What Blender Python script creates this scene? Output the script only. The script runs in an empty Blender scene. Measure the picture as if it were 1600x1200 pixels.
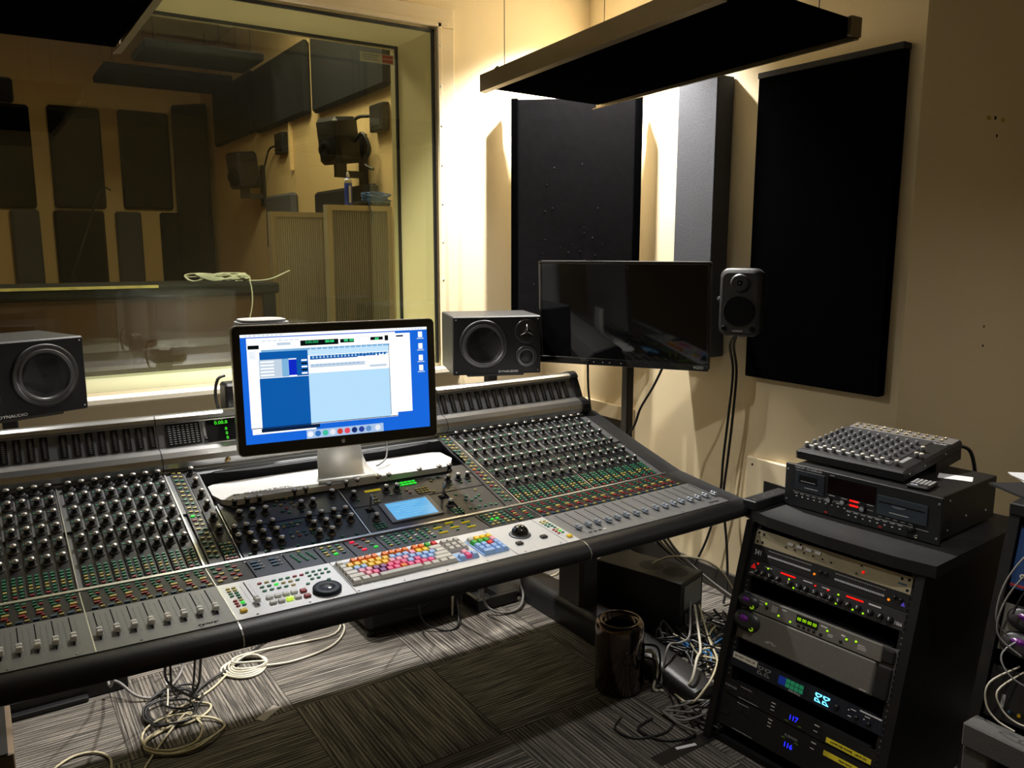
import bpy, math, random
from mathutils import Matrix, Vector
random.seed(7)
PI = math.pi
SC = bpy.context.scene
COL = SC.collection

# ------------------------------------------------------------------ camera, world, light, exposure
cam_d = bpy.data.cameras.new('camera')
cam = bpy.data.objects.new('camera', cam_d); COL.objects.link(cam)
cam_d.sensor_width = 36.0
cam_d.lens = 1268.0 / 1600.0 * 36.0
cam_d.clip_start = 0.05
YAW, PITCH = 0.585, 0.165
fw = Vector((math.sin(YAW)*math.cos(PITCH), math.cos(YAW)*math.cos(PITCH), -math.sin(PITCH)))
cam.location = (-0.067, -0.156, 1.50)
cam.rotation_euler = fw.to_track_quat('-Z', 'Y').to_euler()
SC.camera = cam

w = bpy.data.worlds.new('world'); SC.world = w
w.use_nodes = True
w.node_tree.nodes['Background'].inputs[0].default_value = (0.010, 0.0095, 0.008, 1)
w.node_tree.nodes['Background'].inputs[1].default_value = 1.0

SC.view_settings.view_transform = 'Standard'
SC.view_settings.look = 'None'
SC.view_settings.exposure = 0.0
SC.view_settings.gamma = 1.0
SC.view_settings.use_curve_mapping = False

def spot(name, loc, power, angle=115, blend=.55, target=None, col=(1, .965, .91), r=.035):
    l = bpy.data.lights.new(name, 'SPOT'); o = bpy.data.objects.new(name, l); COL.objects.link(o)
    l.energy = power; l.spot_size = math.radians(angle); l.spot_blend = blend; l.color = col
    l.shadow_soft_size = r
    o.location = loc
    if target:
        o.rotation_euler = (Vector(target)-Vector(loc)).to_track_quat('-Z', 'Y').to_euler()
    return o
# recessed ceiling downlights of the control room (a row beside the window wall), plus an added fill spot
spot('downlight_corner', (2.34, 2.77, 2.70), 440, 116, .65)
spot('downlight_centre', (1.08, 2.86, 2.70), 320, 97, 1.)
spot('downlight_side', (-0.10, 2.84, 2.70), 80, 140, .5)
spot('downlight_front', (1.30, .62, 2.70), 100, 80, 1., col=(1, .97, .92))
spot('unseen_fill_rear', (3.2, -.5, 2.70), 34, 130, .6)  # unseen fill lamp, added to brighten the plain side wall
# live room lights
def area(name, loc, power, size, col):
    l = bpy.data.lights.new(name, 'AREA'); o = bpy.data.objects.new(name, l); COL.objects.link(o)
    l.energy = power; l.size = size; l.color = col; o.location = loc
area('live_ceiling_light', (.6, 5.4, 3.38), 10, 1.0, (1, .86, .62))
area('live_ceiling_light_near', (1.45, 4.9, 3.38), 46, .6, (1, .86, .62))
spot('live_downlight_a', (1.72, 6.42, 3.35), 16, 46, .6, target=(2.1, 6.42, 1.9), col=(1, .88, .66))
spot('live_downlight_b', (1.72, 6.10, 3.35), 16, 46, .6, target=(2.1, 6.10, 1.9), col=(1, .88, .66))

# ------------------------------------------------------------------ helpers
def lin(h):
    h = h.lstrip('#'); o = []
    for i in (0, 2, 4):
        c = int(h[i:i+2], 16)/255
        o.append(c/12.92 if c <= .04045 else ((c+.055)/1.055)**2.4)
    return tuple(o)

MATS = {}
def mat(name, col, rough=.5, metal=0., emit=None, es=0., noise=None, bump=None, spec=.5, coat=0.):
    """procedural principled material; noise = (scale, amount) colour mottling, bump = (scale, strength)"""
    if name in MATS: return MATS[name]
    if isinstance(col, str): col = lin(col)
    m = bpy.data.materials.new(name); m.use_nodes = True; nt = m.node_tree
    b = nt.nodes['Principled BSDF']
    b.inputs['Base Color'].default_value = (*col, 1)
    b.inputs['Roughness'].default_value = rough
    b.inputs['Metallic'].default_value = metal
    b.inputs['Specular IOR Level'].default_value = spec
    b.inputs['Coat Weight'].default_value = coat
    if emit is not None:
        if isinstance(emit, str): emit = lin(emit)
        b.inputs['Emission Color'].default_value = (*emit, 1)
        b.inputs['Emission Strength'].default_value = es
    if noise or bump:
        tc = nt.nodes.new('ShaderNodeTexCoord')
    if noise:
        n = nt.nodes.new('ShaderNodeTexNoise'); n.inputs['Scale'].default_value = noise[0]; n.inputs['Detail'].default_value = 5
        mx = nt.nodes.new('ShaderNodeMix'); mx.data_type = 'RGBA'
        a = noise[1]
        mx.inputs[6].default_value = (*[c*(1-a) for c in col], 1); mx.inputs[7].default_value = (*[min(1, c*(1+a)) for c in col], 1)
        nt.links.new(tc.outputs['Object'], n.inputs['Vector']); nt.links.new(n.outputs[0], mx.inputs[0])
        nt.links.new(mx.outputs[2], b.inputs['Base Color'])
    if bump:
        n2 = nt.nodes.new('ShaderNodeTexNoise'); n2.inputs['Scale'].default_value = bump[0]; n2.inputs['Detail'].default_value = 3
        bp = nt.nodes.new('ShaderNodeBump'); bp.inputs['Strength'].default_value = bump[1]; bp.inputs['Distance'].default_value = .003
        nt.links.new(tc.outputs['Object'], n2.inputs['Vector']); nt.links.new(n2.outputs[0], bp.inputs['Height'])
        nt.links.new(bp.outputs[0], b.inputs['Normal'])
    MATS[name] = m
    return m

def glass_mat(name, tint=(.93, .95, .90), refl=1.0):
    m = bpy.data.materials.new(name); m.use_nodes = True; nt = m.node_tree
    for n in list(nt.nodes): nt.nodes.remove(n)
    out = nt.nodes.new('ShaderNodeOutputMaterial')
    t = nt.nodes.new('ShaderNodeBsdfTransparent'); t.inputs[0].default_value = (*tint, 1)
    g = nt.nodes.new('ShaderNodeBsdfGlossy'); g.inputs['Roughness'].default_value = 0.0
    g.inputs[0].default_value = (refl, refl, refl, 1)
    lw = nt.nodes.new('ShaderNodeLayerWeight'); lw.inputs[0].default_value = .5
    pw = nt.nodes.new('ShaderNodeMath'); pw.operation = 'POWER'; pw.inputs[1].default_value = 5.
    f = nt.nodes.new('ShaderNodeMath'); f.operation = 'MULTIPLY_ADD'; f.inputs[1].default_value = .955; f.inputs[2].default_value = .045
    nt.links.new(lw.outputs['Facing'], pw.inputs[0]); nt.links.new(pw.outputs[0], f.inputs[0])
    mx = nt.nodes.new('ShaderNodeMixShader')
    nt.links.new(f.outputs[0], mx.inputs[0]); nt.links.new(t.outputs[0], mx.inputs[1]); nt.links.new(g.outputs[0], mx.inputs[2])
    nt.links.new(mx.outputs[0], out.inputs[0])
    MATS[name] = m
    return m

class MB:
    """collects geometry; build() links it as one mesh object"""
    def __init__(s): s.v = []; s.f = []; s.m = []; s.s = []
    def add(s, vs, fs, mi=0, sm=False, M=None):
        o = len(s.v)
        s.v += [tuple(M @ Vector(p)) for p in vs] if M is not None else [tuple(p) for p in vs]
        for f in fs: s.f.append([i+o for i in f]); s.m.append(mi); s.s.append(sm)
        return s
    def box(s, lo, hi, mi=0, M=None, bev=0.):
        (a, b, c), (d, e, g) = lo, hi
        if bev <= 0:
            return s.add([(a,b,c),(d,b,c),(d,e,c),(a,e,c),(a,b,g),(d,b,g),(d,e,g),(a,e,g)],
                  [(0,3,2,1),(4,5,6,7),(0,1,5,4),(1,2,6,5),(2,3,7,6),(3,0,4,7)], mi, False, M)
        bev = min(bev, (d-a)*.49, (e-b)*.49, (g-c)*.49)
        vs = []; ix = {}
        for i in (0, 1):
            for j in (0, 1):
                for k in (0, 1):
                    P = [(a, d)[i], (b, e)[j], (c, g)[k]]
                    sg = [1-2*i, 1-2*j, 1-2*k]
                    for ax in range(3):
                        q = [P[t] + (0 if t == ax else sg[t]*bev) for t in range(3)]
                        ix[(i, j, k, ax)] = len(vs); vs.append(tuple(q))
        fs = []
        for ax in range(3):
            o1, o2 = [(1, 2), (2, 0), (0, 1)][ax]
            for sd in (0, 1):
                q = []
                for (p, r) in ((0, 0), (1, 0), (1, 1), (0, 1)):
                    t = [0, 0, 0]; t[ax] = sd; t[o1] = p; t[o2] = r
                    q.append(ix[(*t, ax)])
                fs.append(q if sd else q[::-1])
            for p in (0, 1):
                for r in (0, 1):
                    e4 = []
                    for sd, axx in ((0, o1), (1, o1), (1, o2), (0, o2)):
                        t = [0, 0, 0]; t[ax] = sd; t[o1] = p; t[o2] = r
                        e4.append(ix[(*t, axx)])
                    fs.append(e4 if (p == r) == False else e4[::-1])
        for i in (0, 1):
            for j in (0, 1):
                for k in (0, 1):
                    q = [ix[(i, j, k, 0)], ix[(i, j, k, 1)], ix[(i, j, k, 2)]]
                    fs.append(q if (i+j+k) % 2 else q[::-1])
        return s.add(vs, fs, mi, False, M)
    def lathe(s, prof, n=16, mi=0, M=None, sm=True, mis=None):
        vs = []; fs = []; ms = []
        for (r, z) in prof:
            for k in range(n): a = 2*PI*k/n; vs.append((r*math.cos(a), r*math.sin(a), z))
        o = len(s.v)
        s.v += [tuple(M @ Vector(p)) for p in vs] if M is not None else vs
        for i in range(len(prof)-1):
            for k in range(n):
                s.f.append([o+i*n+k, o+i*n+(k+1) % n, o+(i+1)*n+(k+1) % n, o+(i+1)*n+k])
                s.m.append(mis[i] if mis else mi); s.s.append(sm)
        if prof[0][0] > 1e-6: s.f.append([o+k for k in range(n)][::-1]); s.m.append(mis[0] if mis else mi); s.s.append(False)
        if prof[-1][0] > 1e-6: s.f.append([o+(len(prof)-1)*n+k for k in range(n)]); s.m.append(mis[-1] if mis else mi); s.s.append(False)
        return s
    def cyl(s, p0, p1, r, n=12, mi=0, r1=None, sm=True):
        p0 = Vector(p0); p1 = Vector(p1); d = p1-p0
        M = Matrix.Translation(p0) @ d.to_track_quat('Z', 'Y').to_matrix().to_4x4()
        return s.lathe([(r, 0), (r if r1 is None else r1, d.length)], n, mi, M, sm)
    def tube(s, pts, r, n=6, mi=0, close=False):
        pts = [Vector(p) for p in pts]; N = len(pts); vs = []; fs = []
        up = Vector((0, 0, 1)); prev = None
        for i, p in enumerate(pts):
            if close: t = pts[(i+1) % N]-pts[i-1]
            else: t = pts[min(i+1, N-1)]-pts[max(i-1, 0)]
            if t.length < 1e-9: t = Vector((1, 0, 0))
            t.normalize()
            if prev is None:
                a = up if abs(t.dot(up)) < .9 else Vector((1, 0, 0))
                x = t.cross(a).normalized()
            else:
                x = (prev - t*prev.dot(t))
                x = x.normalized() if x.length > 1e-6 else t.cross(up).normalized()
            prev = x; y = t.cross(x)
            for k in range(n): a = 2*PI*k/n; vs.append(p + x*(r*math.cos(a)) + y*(r*math.sin(a)))
        for i in range(N if close else N-1):
            j = (i+1) % N
            for k in range(n): fs.append((i*n+k, i*n+(k+1) % n, j*n+(k+1) % n, j*n+k))
        s.add(vs, fs, mi, True)
        if not close:
            s.add(vs[:n], [tuple(range(n))[::-1]], mi); s.add(vs[-n:], [tuple(range(n))], mi)
        return s
    def prism(s, poly, h0, h1, mi=0, M=None, sm=False):
        """poly in local xy (counter-clockwise), extruded in z from h0 to h1"""
        n = len(poly)
        vs = [(x, y, h0) for x, y in poly] + [(x, y, h1) for x, y in poly]
        s.add(vs, [tuple(range(n))[::-1], tuple(range(n, 2*n))], mi, False, M)
        return s.add(vs, [(i, (i+1) % n, n+(i+1) % n, n+i) for i in range(n)], mi, sm, M)
    def quad(s, a, b, c, d, mi=0, M=None): return s.add([a, b, c, d], [(0, 1, 2, 3)], mi, False, M)
    def mesh(s, name, mats):
        me = bpy.data.meshes.new(name); me.from_pydata(s.v, [], s.f)
        for m in mats: me.materials.append(m)
        me.polygons.foreach_set('material_index', s.m); me.polygons.foreach_set('use_smooth', s.s)
        me.update(); return me
    def build(s, name, mats, parent=None, M=None, **kw):
        if not isinstance(mats, (list, tuple)): mats = [mats]
        return inst(name, s.mesh(name, mats), parent, M, **kw)

def inst(name, me, parent=None, M=None, label=None, cat=None, group=None, kind=None):
    o = bpy.data.objects.new(name, me); COL.objects.link(o)
    if M is not None: o.matrix_basis = M
    if parent is not None:
        o.parent = parent; o.matrix_parent_inverse = parent.matrix_basis.inverted()
    return tag(o, label, cat, group, kind)

def tag(o, label=None, cat=None, group=None, kind=None):
    if label: o['label'] = label
    if cat: o['category'] = cat
    if group: o['group'] = group
    if kind: o['kind'] = kind
    return o

def thing(name, label, cat, M=None, group=None):
    if M is not None and not isinstance(M, Matrix): M = Matrix.Translation(M)
    o = bpy.data.objects.new(name, None); COL.objects.link(o)
    o.empty_display_size = .05
    if M is not None: o.matrix_basis = M
    return tag(o, label, cat, group)

def frame(o, x, y, z=None):
    """matrix from origin and axes"""
    o = Vector(o); x = Vector(x).normalized(); y = Vector(y).normalized()
    z = x.cross(y) if z is None else Vector(z)
    return Matrix(((x.x, y.x, z.x, o.x), (x.y, y.y, z.y, o.y), (x.z, y.z, z.z, o.z), (0, 0, 0, 1)))
T = Matrix.Translation
def RX(a): return Matrix.Rotation(a, 4, 'X')
def RY(a): return Matrix.Rotation(a, 4, 'Y')
def RZ(a): return Matrix.Rotation(a, 4, 'Z')
def facing(c, yaw, pitch=0.):
    """local x = right along the face, y = into the thing, z = up its face; front looks toward -y. pitch>0 leans the top back"""
    return T(c) @ RZ(yaw) @ RX(-pitch)

def text(s, size, m, M, parent, name='lettering', align='CENTER', ext=.0004, squash=1.):
    """flat lettering; local x right, local y up, reading from local +z"""
    c = bpy.data.curves.new(name, 'FONT'); c.body = s; c.size = size; c.align_x = align; c.align_y = 'CENTER'
    c.extrude = ext; c.resolution_u = 2
    c.materials.append(m)
    tmp = bpy.data.objects.new('tmp', c); COL.objects.link(tmp)
    me = bpy.data.meshes.new_from_object(tmp)
    bpy.data.objects.remove(tmp); bpy.data.curves.remove(c)
    me.name = name
    if not len(me.materials): me.materials.append(m)
    return inst(name, me, parent, M @ Matrix.Diagonal((squash, 1, 1, 1)))

def smooth(pts, k=6, close=False):
    P = [Vector(p) for p in pts]; n = len(P); out = []
    rng = range(n) if close else range(n-1)
    for i in rng:
        if close: a, b, c, d = P[i-1], P[i], P[(i+1) % n], P[(i+2) % n]
        else: a, b, c, d = P[max(i-1, 0)], P[i], P[i+1], P[min(i+2, n-1)]
        for t in range(k):
            u = t/k
            out.append(.5*((2*b)+(-a+c)*u+(2*a-5*b+4*c-d)*u*u+(-a+3*b-3*c+d)*u**3))
    if not close: out.append(P[-1])
    return out

def cable(pts, r, m, label, group=None, name='cable', k=6, cat='cable', n=6):
    return MB().tube(smooth(pts, k), r, n).build(name, m, label=label, cat=cat, group=group)

def rrect(w, h, r, n=4):
    """rounded rectangle polygon centred on origin, counter-clockwise"""
    o = []
    for cx, cy, a0 in ((w/2-r, h/2-r, 0), (-w/2+r, h/2-r, PI/2), (-w/2+r, -h/2+r, PI), (w/2-r, -h/2+r, 1.5*PI)):
        for k in range(n+1): a = a0+PI/2*k/n; o.append((cx+r*math.cos(a), cy+r*math.sin(a)))
    return o

# ------------------------------------------------------------------ materials
WALL = mat('cream_wall_paint', (.80, .67, .435), .75, noise=(3, .04), bump=(220, .25))
WIN = mat('pale_window_paint', (.74, .64, .36), .45, noise=(4, .03))
TRIM = mat('cream_trim_paint', (.76, .64, .43), .5)
SILLM = mat('pale_sill_paint', (.80, .73, .58), .5)
CEIL = mat('white_ceiling_paint', (.72, .70, .66), .85, bump=(90, .3))
BLACK = mat('black_plastic', (.010, .010, .011), .42)
BLK2 = mat('satin_black_paint', (.014, .014, .015), .35, noise=(30, .3))
MATTE = mat('matte_black', (.006, .006, .007), .9, spec=.2)
GASKET = mat('black_rubber_gasket', (.008, .008, .008), .6)
FABB = mat('black_acoustic_fabric', (.0018, .0018, .0021), .95, noise=(120, .5), bump=(600, .4), spec=0.)
FABG = mat('charcoal_acoustic_fabric', (.085, .088, .10), .95, noise=(160, .5), bump=(500, .8), spec=.2)
FABD = mat('dark_blue_grey_fabric', (.009, .0095, .012), .95, noise=(60, .3), spec=.15)
BRONZE = mat('bronze_aluminium', (.24, .19, .115), .38, .75, noise=(6, .15))
STEEL = mat('brushed_steel', (.55, .55, .54), .32, .9)
CHROME = mat('bright_chrome', (.75, .74, .72), .15, 1.)
SILV = mat('silver_console_paint', (.68, .69, .71), .38, .2, noise=(40, .05))
SILD = mat('grey_console_paint', (.155, .162, .175), .42, .3, noise=(40, .06))
BAR = mat('satin_silver_extrusion', (.50, .50, .50), .28, .85)
SILF = mat('grey_fader_plate', (.205, .21, .22), .45, .15, noise=(40, .05))
METB = mat('black_meter_strip', (.006, .006, .006), .6, spec=.15)
COLM = mat('black_channel_strip', (.016, .017, .019), .42, spec=.3)
NAVY = mat('dark_navy_panel', (.018, .024, .036), .35)
GAPM = mat('grey_channel_divider', (.13, .133, .14), .42, .3)
LEATH = mat('black_leatherette', (.012, .012, .013), .46, noise=(25, .25), bump=(160, .12), spec=.35)
WHITE = mat('white_plastic', (.78, .78, .77), .35)
TRAYW = mat('white_painted_tray', (.74, .745, .75), .4)
ALU = mat('anodised_aluminium', (.66, .66, .65), .30, .9, noise=(80, .05))
KNOBB = mat('black_knob_rubber', (.012, .012, .013), .35)
KNOBC = mat('silver_knob_cap', (.62, .60, .60), .22, .8)
SKIRT = mat('smoky_knob_skirt', (.15, .15, .155), .25, .3)
CONE = mat('speaker_cone', (.006, .006, .0065), .8, spec=.15)
RUBR = mat('speaker_surround_rubber', (.022, .022, .024), .38)
RING = mat('satin_driver_ring', (.012, .012, .013), .45, .2)
PRINT = mat('white_print', (.70, .70, .70), .6)
GPRINT = mat('grey_print', (.30, .30, .31), .6)
CARD = mat('white_paper', (.80, .80, .82), .8)
def led(n, c, s): return mat(n, tuple(x*.3 for x in lin(c)), .4, emit=c, es=s)
GREENL = led('green_led', '#40ff20', .9)
LIMEL = led('lime_led', '#b4ff10', .8)
REDL = led('red_led', '#ff1408', .9)
AMBL = led('amber_led', '#ff8a10', .9)
BLUEL = led('blue_led', '#1a20ff', 3.0)
CYANL = led('cyan_glow', '#60d0ff', 3.0)
BTN = {k: mat(n, c, .4) for k, n, c in (
    ('g', 'green_button', (.03, .24, .13)), ('y', 'yellow_button', (.52, .44, .12)), ('r', 'red_button', (.36, .03, .035)),
    ('b', 'blue_button', (.03, .09, .16)), ('w', 'pale_button', (.62, .64, .62)), ('o', 'lit_orange_button', (.7, .25, .02)))}
BTN['G'] = led('lit_green_button', '#20e030', .9)
BTN['R'] = led('lit_red_button', '#ff1040', .8)
BTN['Y'] = mat('bright_yellow_button', (.85, .56, .02), .4)
BTN['L'] = led('lit_yellow_legend', '#c8b400', .55)
BK = ['g', 'y', 'r', 'b', 'w', 'o', 'G', 'R', 'Y', 'L']
BMATS = [BTN[k] for k in BK]
# ------------------------------------------------------------------ structure: control room
def carpet_mat():
    m = bpy.data.materials.new('striped_carpet'); m.use_nodes = True; nt = m.node_tree; b = nt.nodes['Principled BSDF']
    b.inputs['Roughness'].default_value = .95; b.inputs['Specular IOR Level'].default_value = .1
    tc = nt.nodes.new('ShaderNodeTexCoord')
    oi = nt.nodes.new('ShaderNodeObjectInfo')
    mp = nt.nodes.new('ShaderNodeMapping'); mp.inputs['Scale'].default_value = (190, 5, 1)
    nt.links.new(tc.outputs['Object'], mp.inputs[0]); 
    cmb = nt.nodes.new('ShaderNodeCombineXYZ'); ml = nt.nodes.new('ShaderNodeMath'); ml.operation = 'MULTIPLY'; ml.inputs[1].default_value = 40
    nt.links.new(oi.outputs['Random'], ml.inputs[0]); nt.links.new(ml.outputs[0], cmb.inputs[2]); nt.links.new(cmb.outputs[0], mp.inputs['Location'])
    n = nt.nodes.new('ShaderNodeTexNoise'); n.inputs['Scale'].default_value = 1; n.inputs['Detail'].default_value = 2
    nt.links.new(mp.outputs[0], n.inputs['Vector'])
    r = nt.nodes.new('ShaderNodeValToRGB')
    e = r.color_ramp.elements; e[0].position = .34; e[0].color = (.050, .046, .042, 1); e[1].position = .72; e[1].color = (.25, .222, .190, 1)
    x = e.new(.46); x.color = (.112, .101, .089, 1); x = e.new(.56); x.color = (.195, .174, .150, 1)
    nt.links.new(n.outputs[0], r.inputs[0])
    n3 = nt.nodes.new('ShaderNodeTexNoise'); n3.inputs['Scale'].default_value = 420; n3.inputs['Detail'].default_value = 2
    nt.links.new(tc.outputs['Object'], n3.inputs['Vector'])
    mx = nt.nodes.new('ShaderNodeMix'); mx.data_type = 'RGBA'; mx.blend_type = 'OVERLAY'; mx.inputs[0].default_value = .8
    nt.links.new(r.outputs[0], mx.inputs[6]); nt.links.new(n3.outputs[0], mx.inputs[7])
    wv = nt.nodes.new('ShaderNodeTexWave'); wv.inputs['Scale'].default_value = 24; wv.inputs['Distortion'].default_value = 1.2; wv.inputs['Detail'].default_value = 2; wv.inputs['Detail Scale'].default_value = 3
    nt.links.new(tc.outputs['Object'], wv.inputs['Vector'])
    r2 = nt.nodes.new('ShaderNodeValToRGB'); f = r2.color_ramp.elements; f[0].position = .10; f[0].color = (.42, .42, .42, 1); f[1].position = .45; f[1].color = (1, 1, 1, 1)
    nt.links.new(wv.outputs[1], r2.inputs[0])
    m2 = nt.nodes.new('ShaderNodeMix'); m2.data_type = 'RGBA'; m2.blend_type = 'MULTIPLY'; m2.inputs[0].default_value = 1.
    nt.links.new(mx.outputs[2], m2.inputs[6]); nt.links.new(r2.outputs[0], m2.inputs[7]); nt.links.new(m2.outputs[2], b.inputs['Base Color'])
    bp = nt.nodes.new('ShaderNodeBump'); bp.inputs['Strength'].default_value = .6; bp.inputs['Distance'].default_value = .004
    nt.links.new(n.outputs[0], bp.inputs['Height']); nt.links.new(bp.outputs[0], b.inputs['Normal'])
    return m
CARPET = carpet_mat()
XL, XR, YB, Y1, X2, Y3, ZC = -2.2, 4.0, -1.8, 3.18, 2.60, 1.427, 2.735
fl = MB().box((XL, YB, -.12), (XR, Y1, -.006)).build('floor', mat('grey_underlay', (.03, .028, .025), .9), kind='structure', label='dark floor under striped carpet tiles')
tile_me = MB().box((-.2494, -.2494, -.006), (.2494, .2494, 0)).mesh('carpet_tile', [CARPET])
for i in range(-5, 8):
    for j in range(-4, 7):
        cx, cy = .20+.5*i+.25, .05+.5*j
        if XL <= cx-.25 and cx+.25 <= XR and YB <= cy-.25 and cy+.25 <= 3.31:
            if cx-.25 > X2 and cy-.25 > Y3: continue
            inst('carpet_tile', tile_me, fl, T((cx, cy, 0)) @ RZ(PI/2 if (i+j) % 2 == 0 else 0))
MB().box((XL, YB, ZC), (XR, Y1, ZC+.1)).build('ceiling', CEIL, kind='structure', label='white painted ceiling of the control room')
OX0, OX1, OZ0, OZ1, YW = -1.3, 1.738, .955, 2.46, 3.62
wb = MB()
wb.box((XL, Y1, 0), (OX0, YW, ZC)).box((OX1, Y1, 0), (X2+.1, YW, ZC)).box((OX0, Y1, 0), (OX1, YW, OZ0)).box((OX0, Y1, OZ1), (OX1, YW, ZC))
w1 = wb.build('wall_window', WALL, kind='structure', label='cream wall with the big control room window')
MB().box((X2, Y3, 0), (X2+.1, Y1, ZC)).build('wall_right', WALL, kind='structure', label='cream wall behind the hanging television and black panel')
MB().box((X2+.1, Y3, 0), (XR, Y3+.1, ZC)).build('wall_side', WALL, kind='structure', label='plain cream wall with screw holes above the equipment racks')
MB().box((XR, YB, 0), (XR+.1, Y3, ZC)).build('wall_far_right', WALL, kind='structure')
MB().box((XL-.1, YB, 0), (XL, Y1, ZC)).build('wall_left', WALL, kind='structure')
MB().box((XL, YB-.1, 0), (XR, YB, ZC)).build('wall_back', WALL, kind='structure')
BASEM = mat('dark_vinyl_baseboard', (.020, .017, .015), .5)
MB().box((X2-.012, Y3-.012, 0), (X2, Y1, .095), bev=.003).build('baseboard_right', BASEM, kind='structure', label='dark vinyl baseboard along the right wall')
MB().box((X2, Y3-.012, 0), (XR, Y3, .095), bev=.003).build('baseboard_side', BASEM, kind='structure')
MB().box((XL, Y1-.012, 0), (X2, Y1, .095), bev=.003).build('baseboard_window', BASEM, kind='structure')
# marks and anchors left in the side wall
for (x, z, r) in ((3.081, 1.968, .007), (3.102, 1.907, .006), (3.141, 1.208, .0045), (3.146, 1.134, .005)):
    MB().lathe([(r, 0), (r, .001), (r*.4, .001), (r*.4, -.003)], 10, M=frame((x, Y3-.0006, z), (1, 0, 0), (0, 0, 1))).build('screw_hole', mat('dark_hole', (.02, .018, .015), .9), kind='structure', label='screw hole left in the side wall')
for x in (3.037, 3.138):
    MB().box((x-.012, Y3-.001, 1.958), (x+.012, Y3, 1.972)).build('trim_tape', mat('yellow_tape', (.45, .36, .03), .6), kind='structure', label='scrap of yellow tape beside the screw hole')

# window: casing, sill, reveal lining, gaskets, two panes
win = thing('window_1', 'wide double glazed control room window with cream casing', 'window'); win['kind'] = 'structure'
c = MB()
c.box((OX0-.085, Y1-.018, OZ1), (OX1+.085, Y1, OZ1+.082), bev=.004).box((OX1, Y1-.018, .93), (OX1+.085, Y1, OZ1), bev=.004).box((OX0-.085, Y1-.018, .93), (OX0, Y1, OZ1), bev=.004)
c.build('casing', TRIM, win)
b = MB().box((OX1-.003, Y1-.03, .96), (OX1+.016, Y1-.016, OZ1+.016), bev=.002).box((OX0-.016, Y1-.03, OZ1-.002), (OX1+.05, Y1-.016, OZ1+.02), bev=.002)
b.build('glazing_bead', TRIM, win)
for k in range(9):
    z = 1.02+k*.17
    MB().lathe([(.0045, 0), (.0045, .0015), (.002, .0025)], 8, M=frame((OX1+.009, Y1-.030, z), (1, 0, 0), (0, 0, 1))).build('screw_head', STEEL, win)
MB().box((OX0-.1, Y1-.045, .925), (OX1+.10, Y1+.01, .958), bev=.008).build('window_sill', SILLM, win)
MB().box((OX0-.1, Y1-.02, .865), (OX1+.10, Y1, .925), bev=.004).build('apron_board', TRIM, win)
MB().box((OX0, Y1, .955), (OX1, YW, .972)).build('sill_lining', SILLM, win)
lin_ = MB().box((OX0, Y1, OZ1-.012), (OX1, YW, OZ1)).box((OX1-.012, Y1, .972), (OX1, YW, OZ1-.012)).box((OX0, Y1, .972), (OX0+.012, YW, OZ1-.012))
lin_.build('reveal_lining', WIN, win)
g = MB()
for y in (Y1-.012, 3.535):
    g.box((OX1-.024, y, .975), (OX1-.012, y+.014, OZ1-.012)).box((OX0, y, OZ1-.024), (OX1-.012, y+.014, OZ1-.012))
g.build('gasket', GASKET, win)
GLASS = glass_mat('clear_window_glass')
MB().box((OX0+.012, Y1-.008, .972), (OX1-.013, Y1-.002, OZ1-.013)).build('front_pane', GLASS, win)
MB().box((OX0+.012, 3.540, .972), (OX1-.013, 3.546, OZ1-.013)).build('rear_pane', GLASS, win)
# sticker on the rear pane, top corner
st = thing('glass_sticker', 'small white and red sticker in the top corner of the window glass', 'sticker', (1.62, 3.535, 2.39))
MB().box((1.535, 3.5375, 2.362), (1.705, 3.5395, 2.405)).build('label_sheet', mat('pale_sticker', (.6, .58, .5), .6), st)
MB().box((1.645, 3.536, 2.366), (1.70, 3.5375, 2.382)).box((1.645, 3.536, 2.386), (1.70, 3.5375, 2.401)).build('red_block', mat('sticker_red', (.45, .07, .04), .6), st)
MB().box((1.545, 3.536, 2.372), (1.63, 3.5375, 2.376)).box((1.545, 3.536, 2.382), (1.62, 3.5375, 2.386)).box((1.545, 3.536, 2.392), (1.63, 3.5375, 2.396)).build('print_lines', GPRINT, st)

# ------------------------------------------------------------------ structure: live room behind the window
LX, LY, LZ = 2.10, 9.0, 3.45
LW = mat('tan_live_room_paint', (.66, .47, .22), .8, noise=(2, .05))
MB().box((-3.2, YW, -.1), (LX, LY, 0)).build('floor_live_room', mat('brown_wood_floor', (.12, .065, .03), .4, noise=(8, .3)), kind='structure', label='brown floor of the room behind the glass')
MB().box((-3.2, YW, LZ), (LX, LY, LZ+.1)).build('ceiling_live_room', mat('live_ceiling_paint', (.52, .40, .22), .9), kind='structure')
MB().box((LX, YW, 0), (LX+.1, LY, LZ)).build('wall_live_right', LW, kind='structure', label='tan side wall of the live room')
MB().box((-3.2, LY, 0), (LX+.1, LY+.1, LZ)).build('wall_live_back', LW, kind='structure', label='tan back wall of the live room')
MB().box((-3.3, YW, 0), (-3.2, LY, LZ)).build('wall_live_left', LW, kind='structure')
lw = MB().box((-3.2, YW, 0), (OX0, YW+.02, LZ)).box((OX1+.02, YW, 0), (LX, YW+.02, LZ)).box((OX0, YW, 0), (OX1+.02, YW+.02, .95)).box((OX0, YW, OZ1), (OX1+.02, YW+.02, LZ))
lw.build('wall_live_front', LW, kind='structure')

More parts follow.
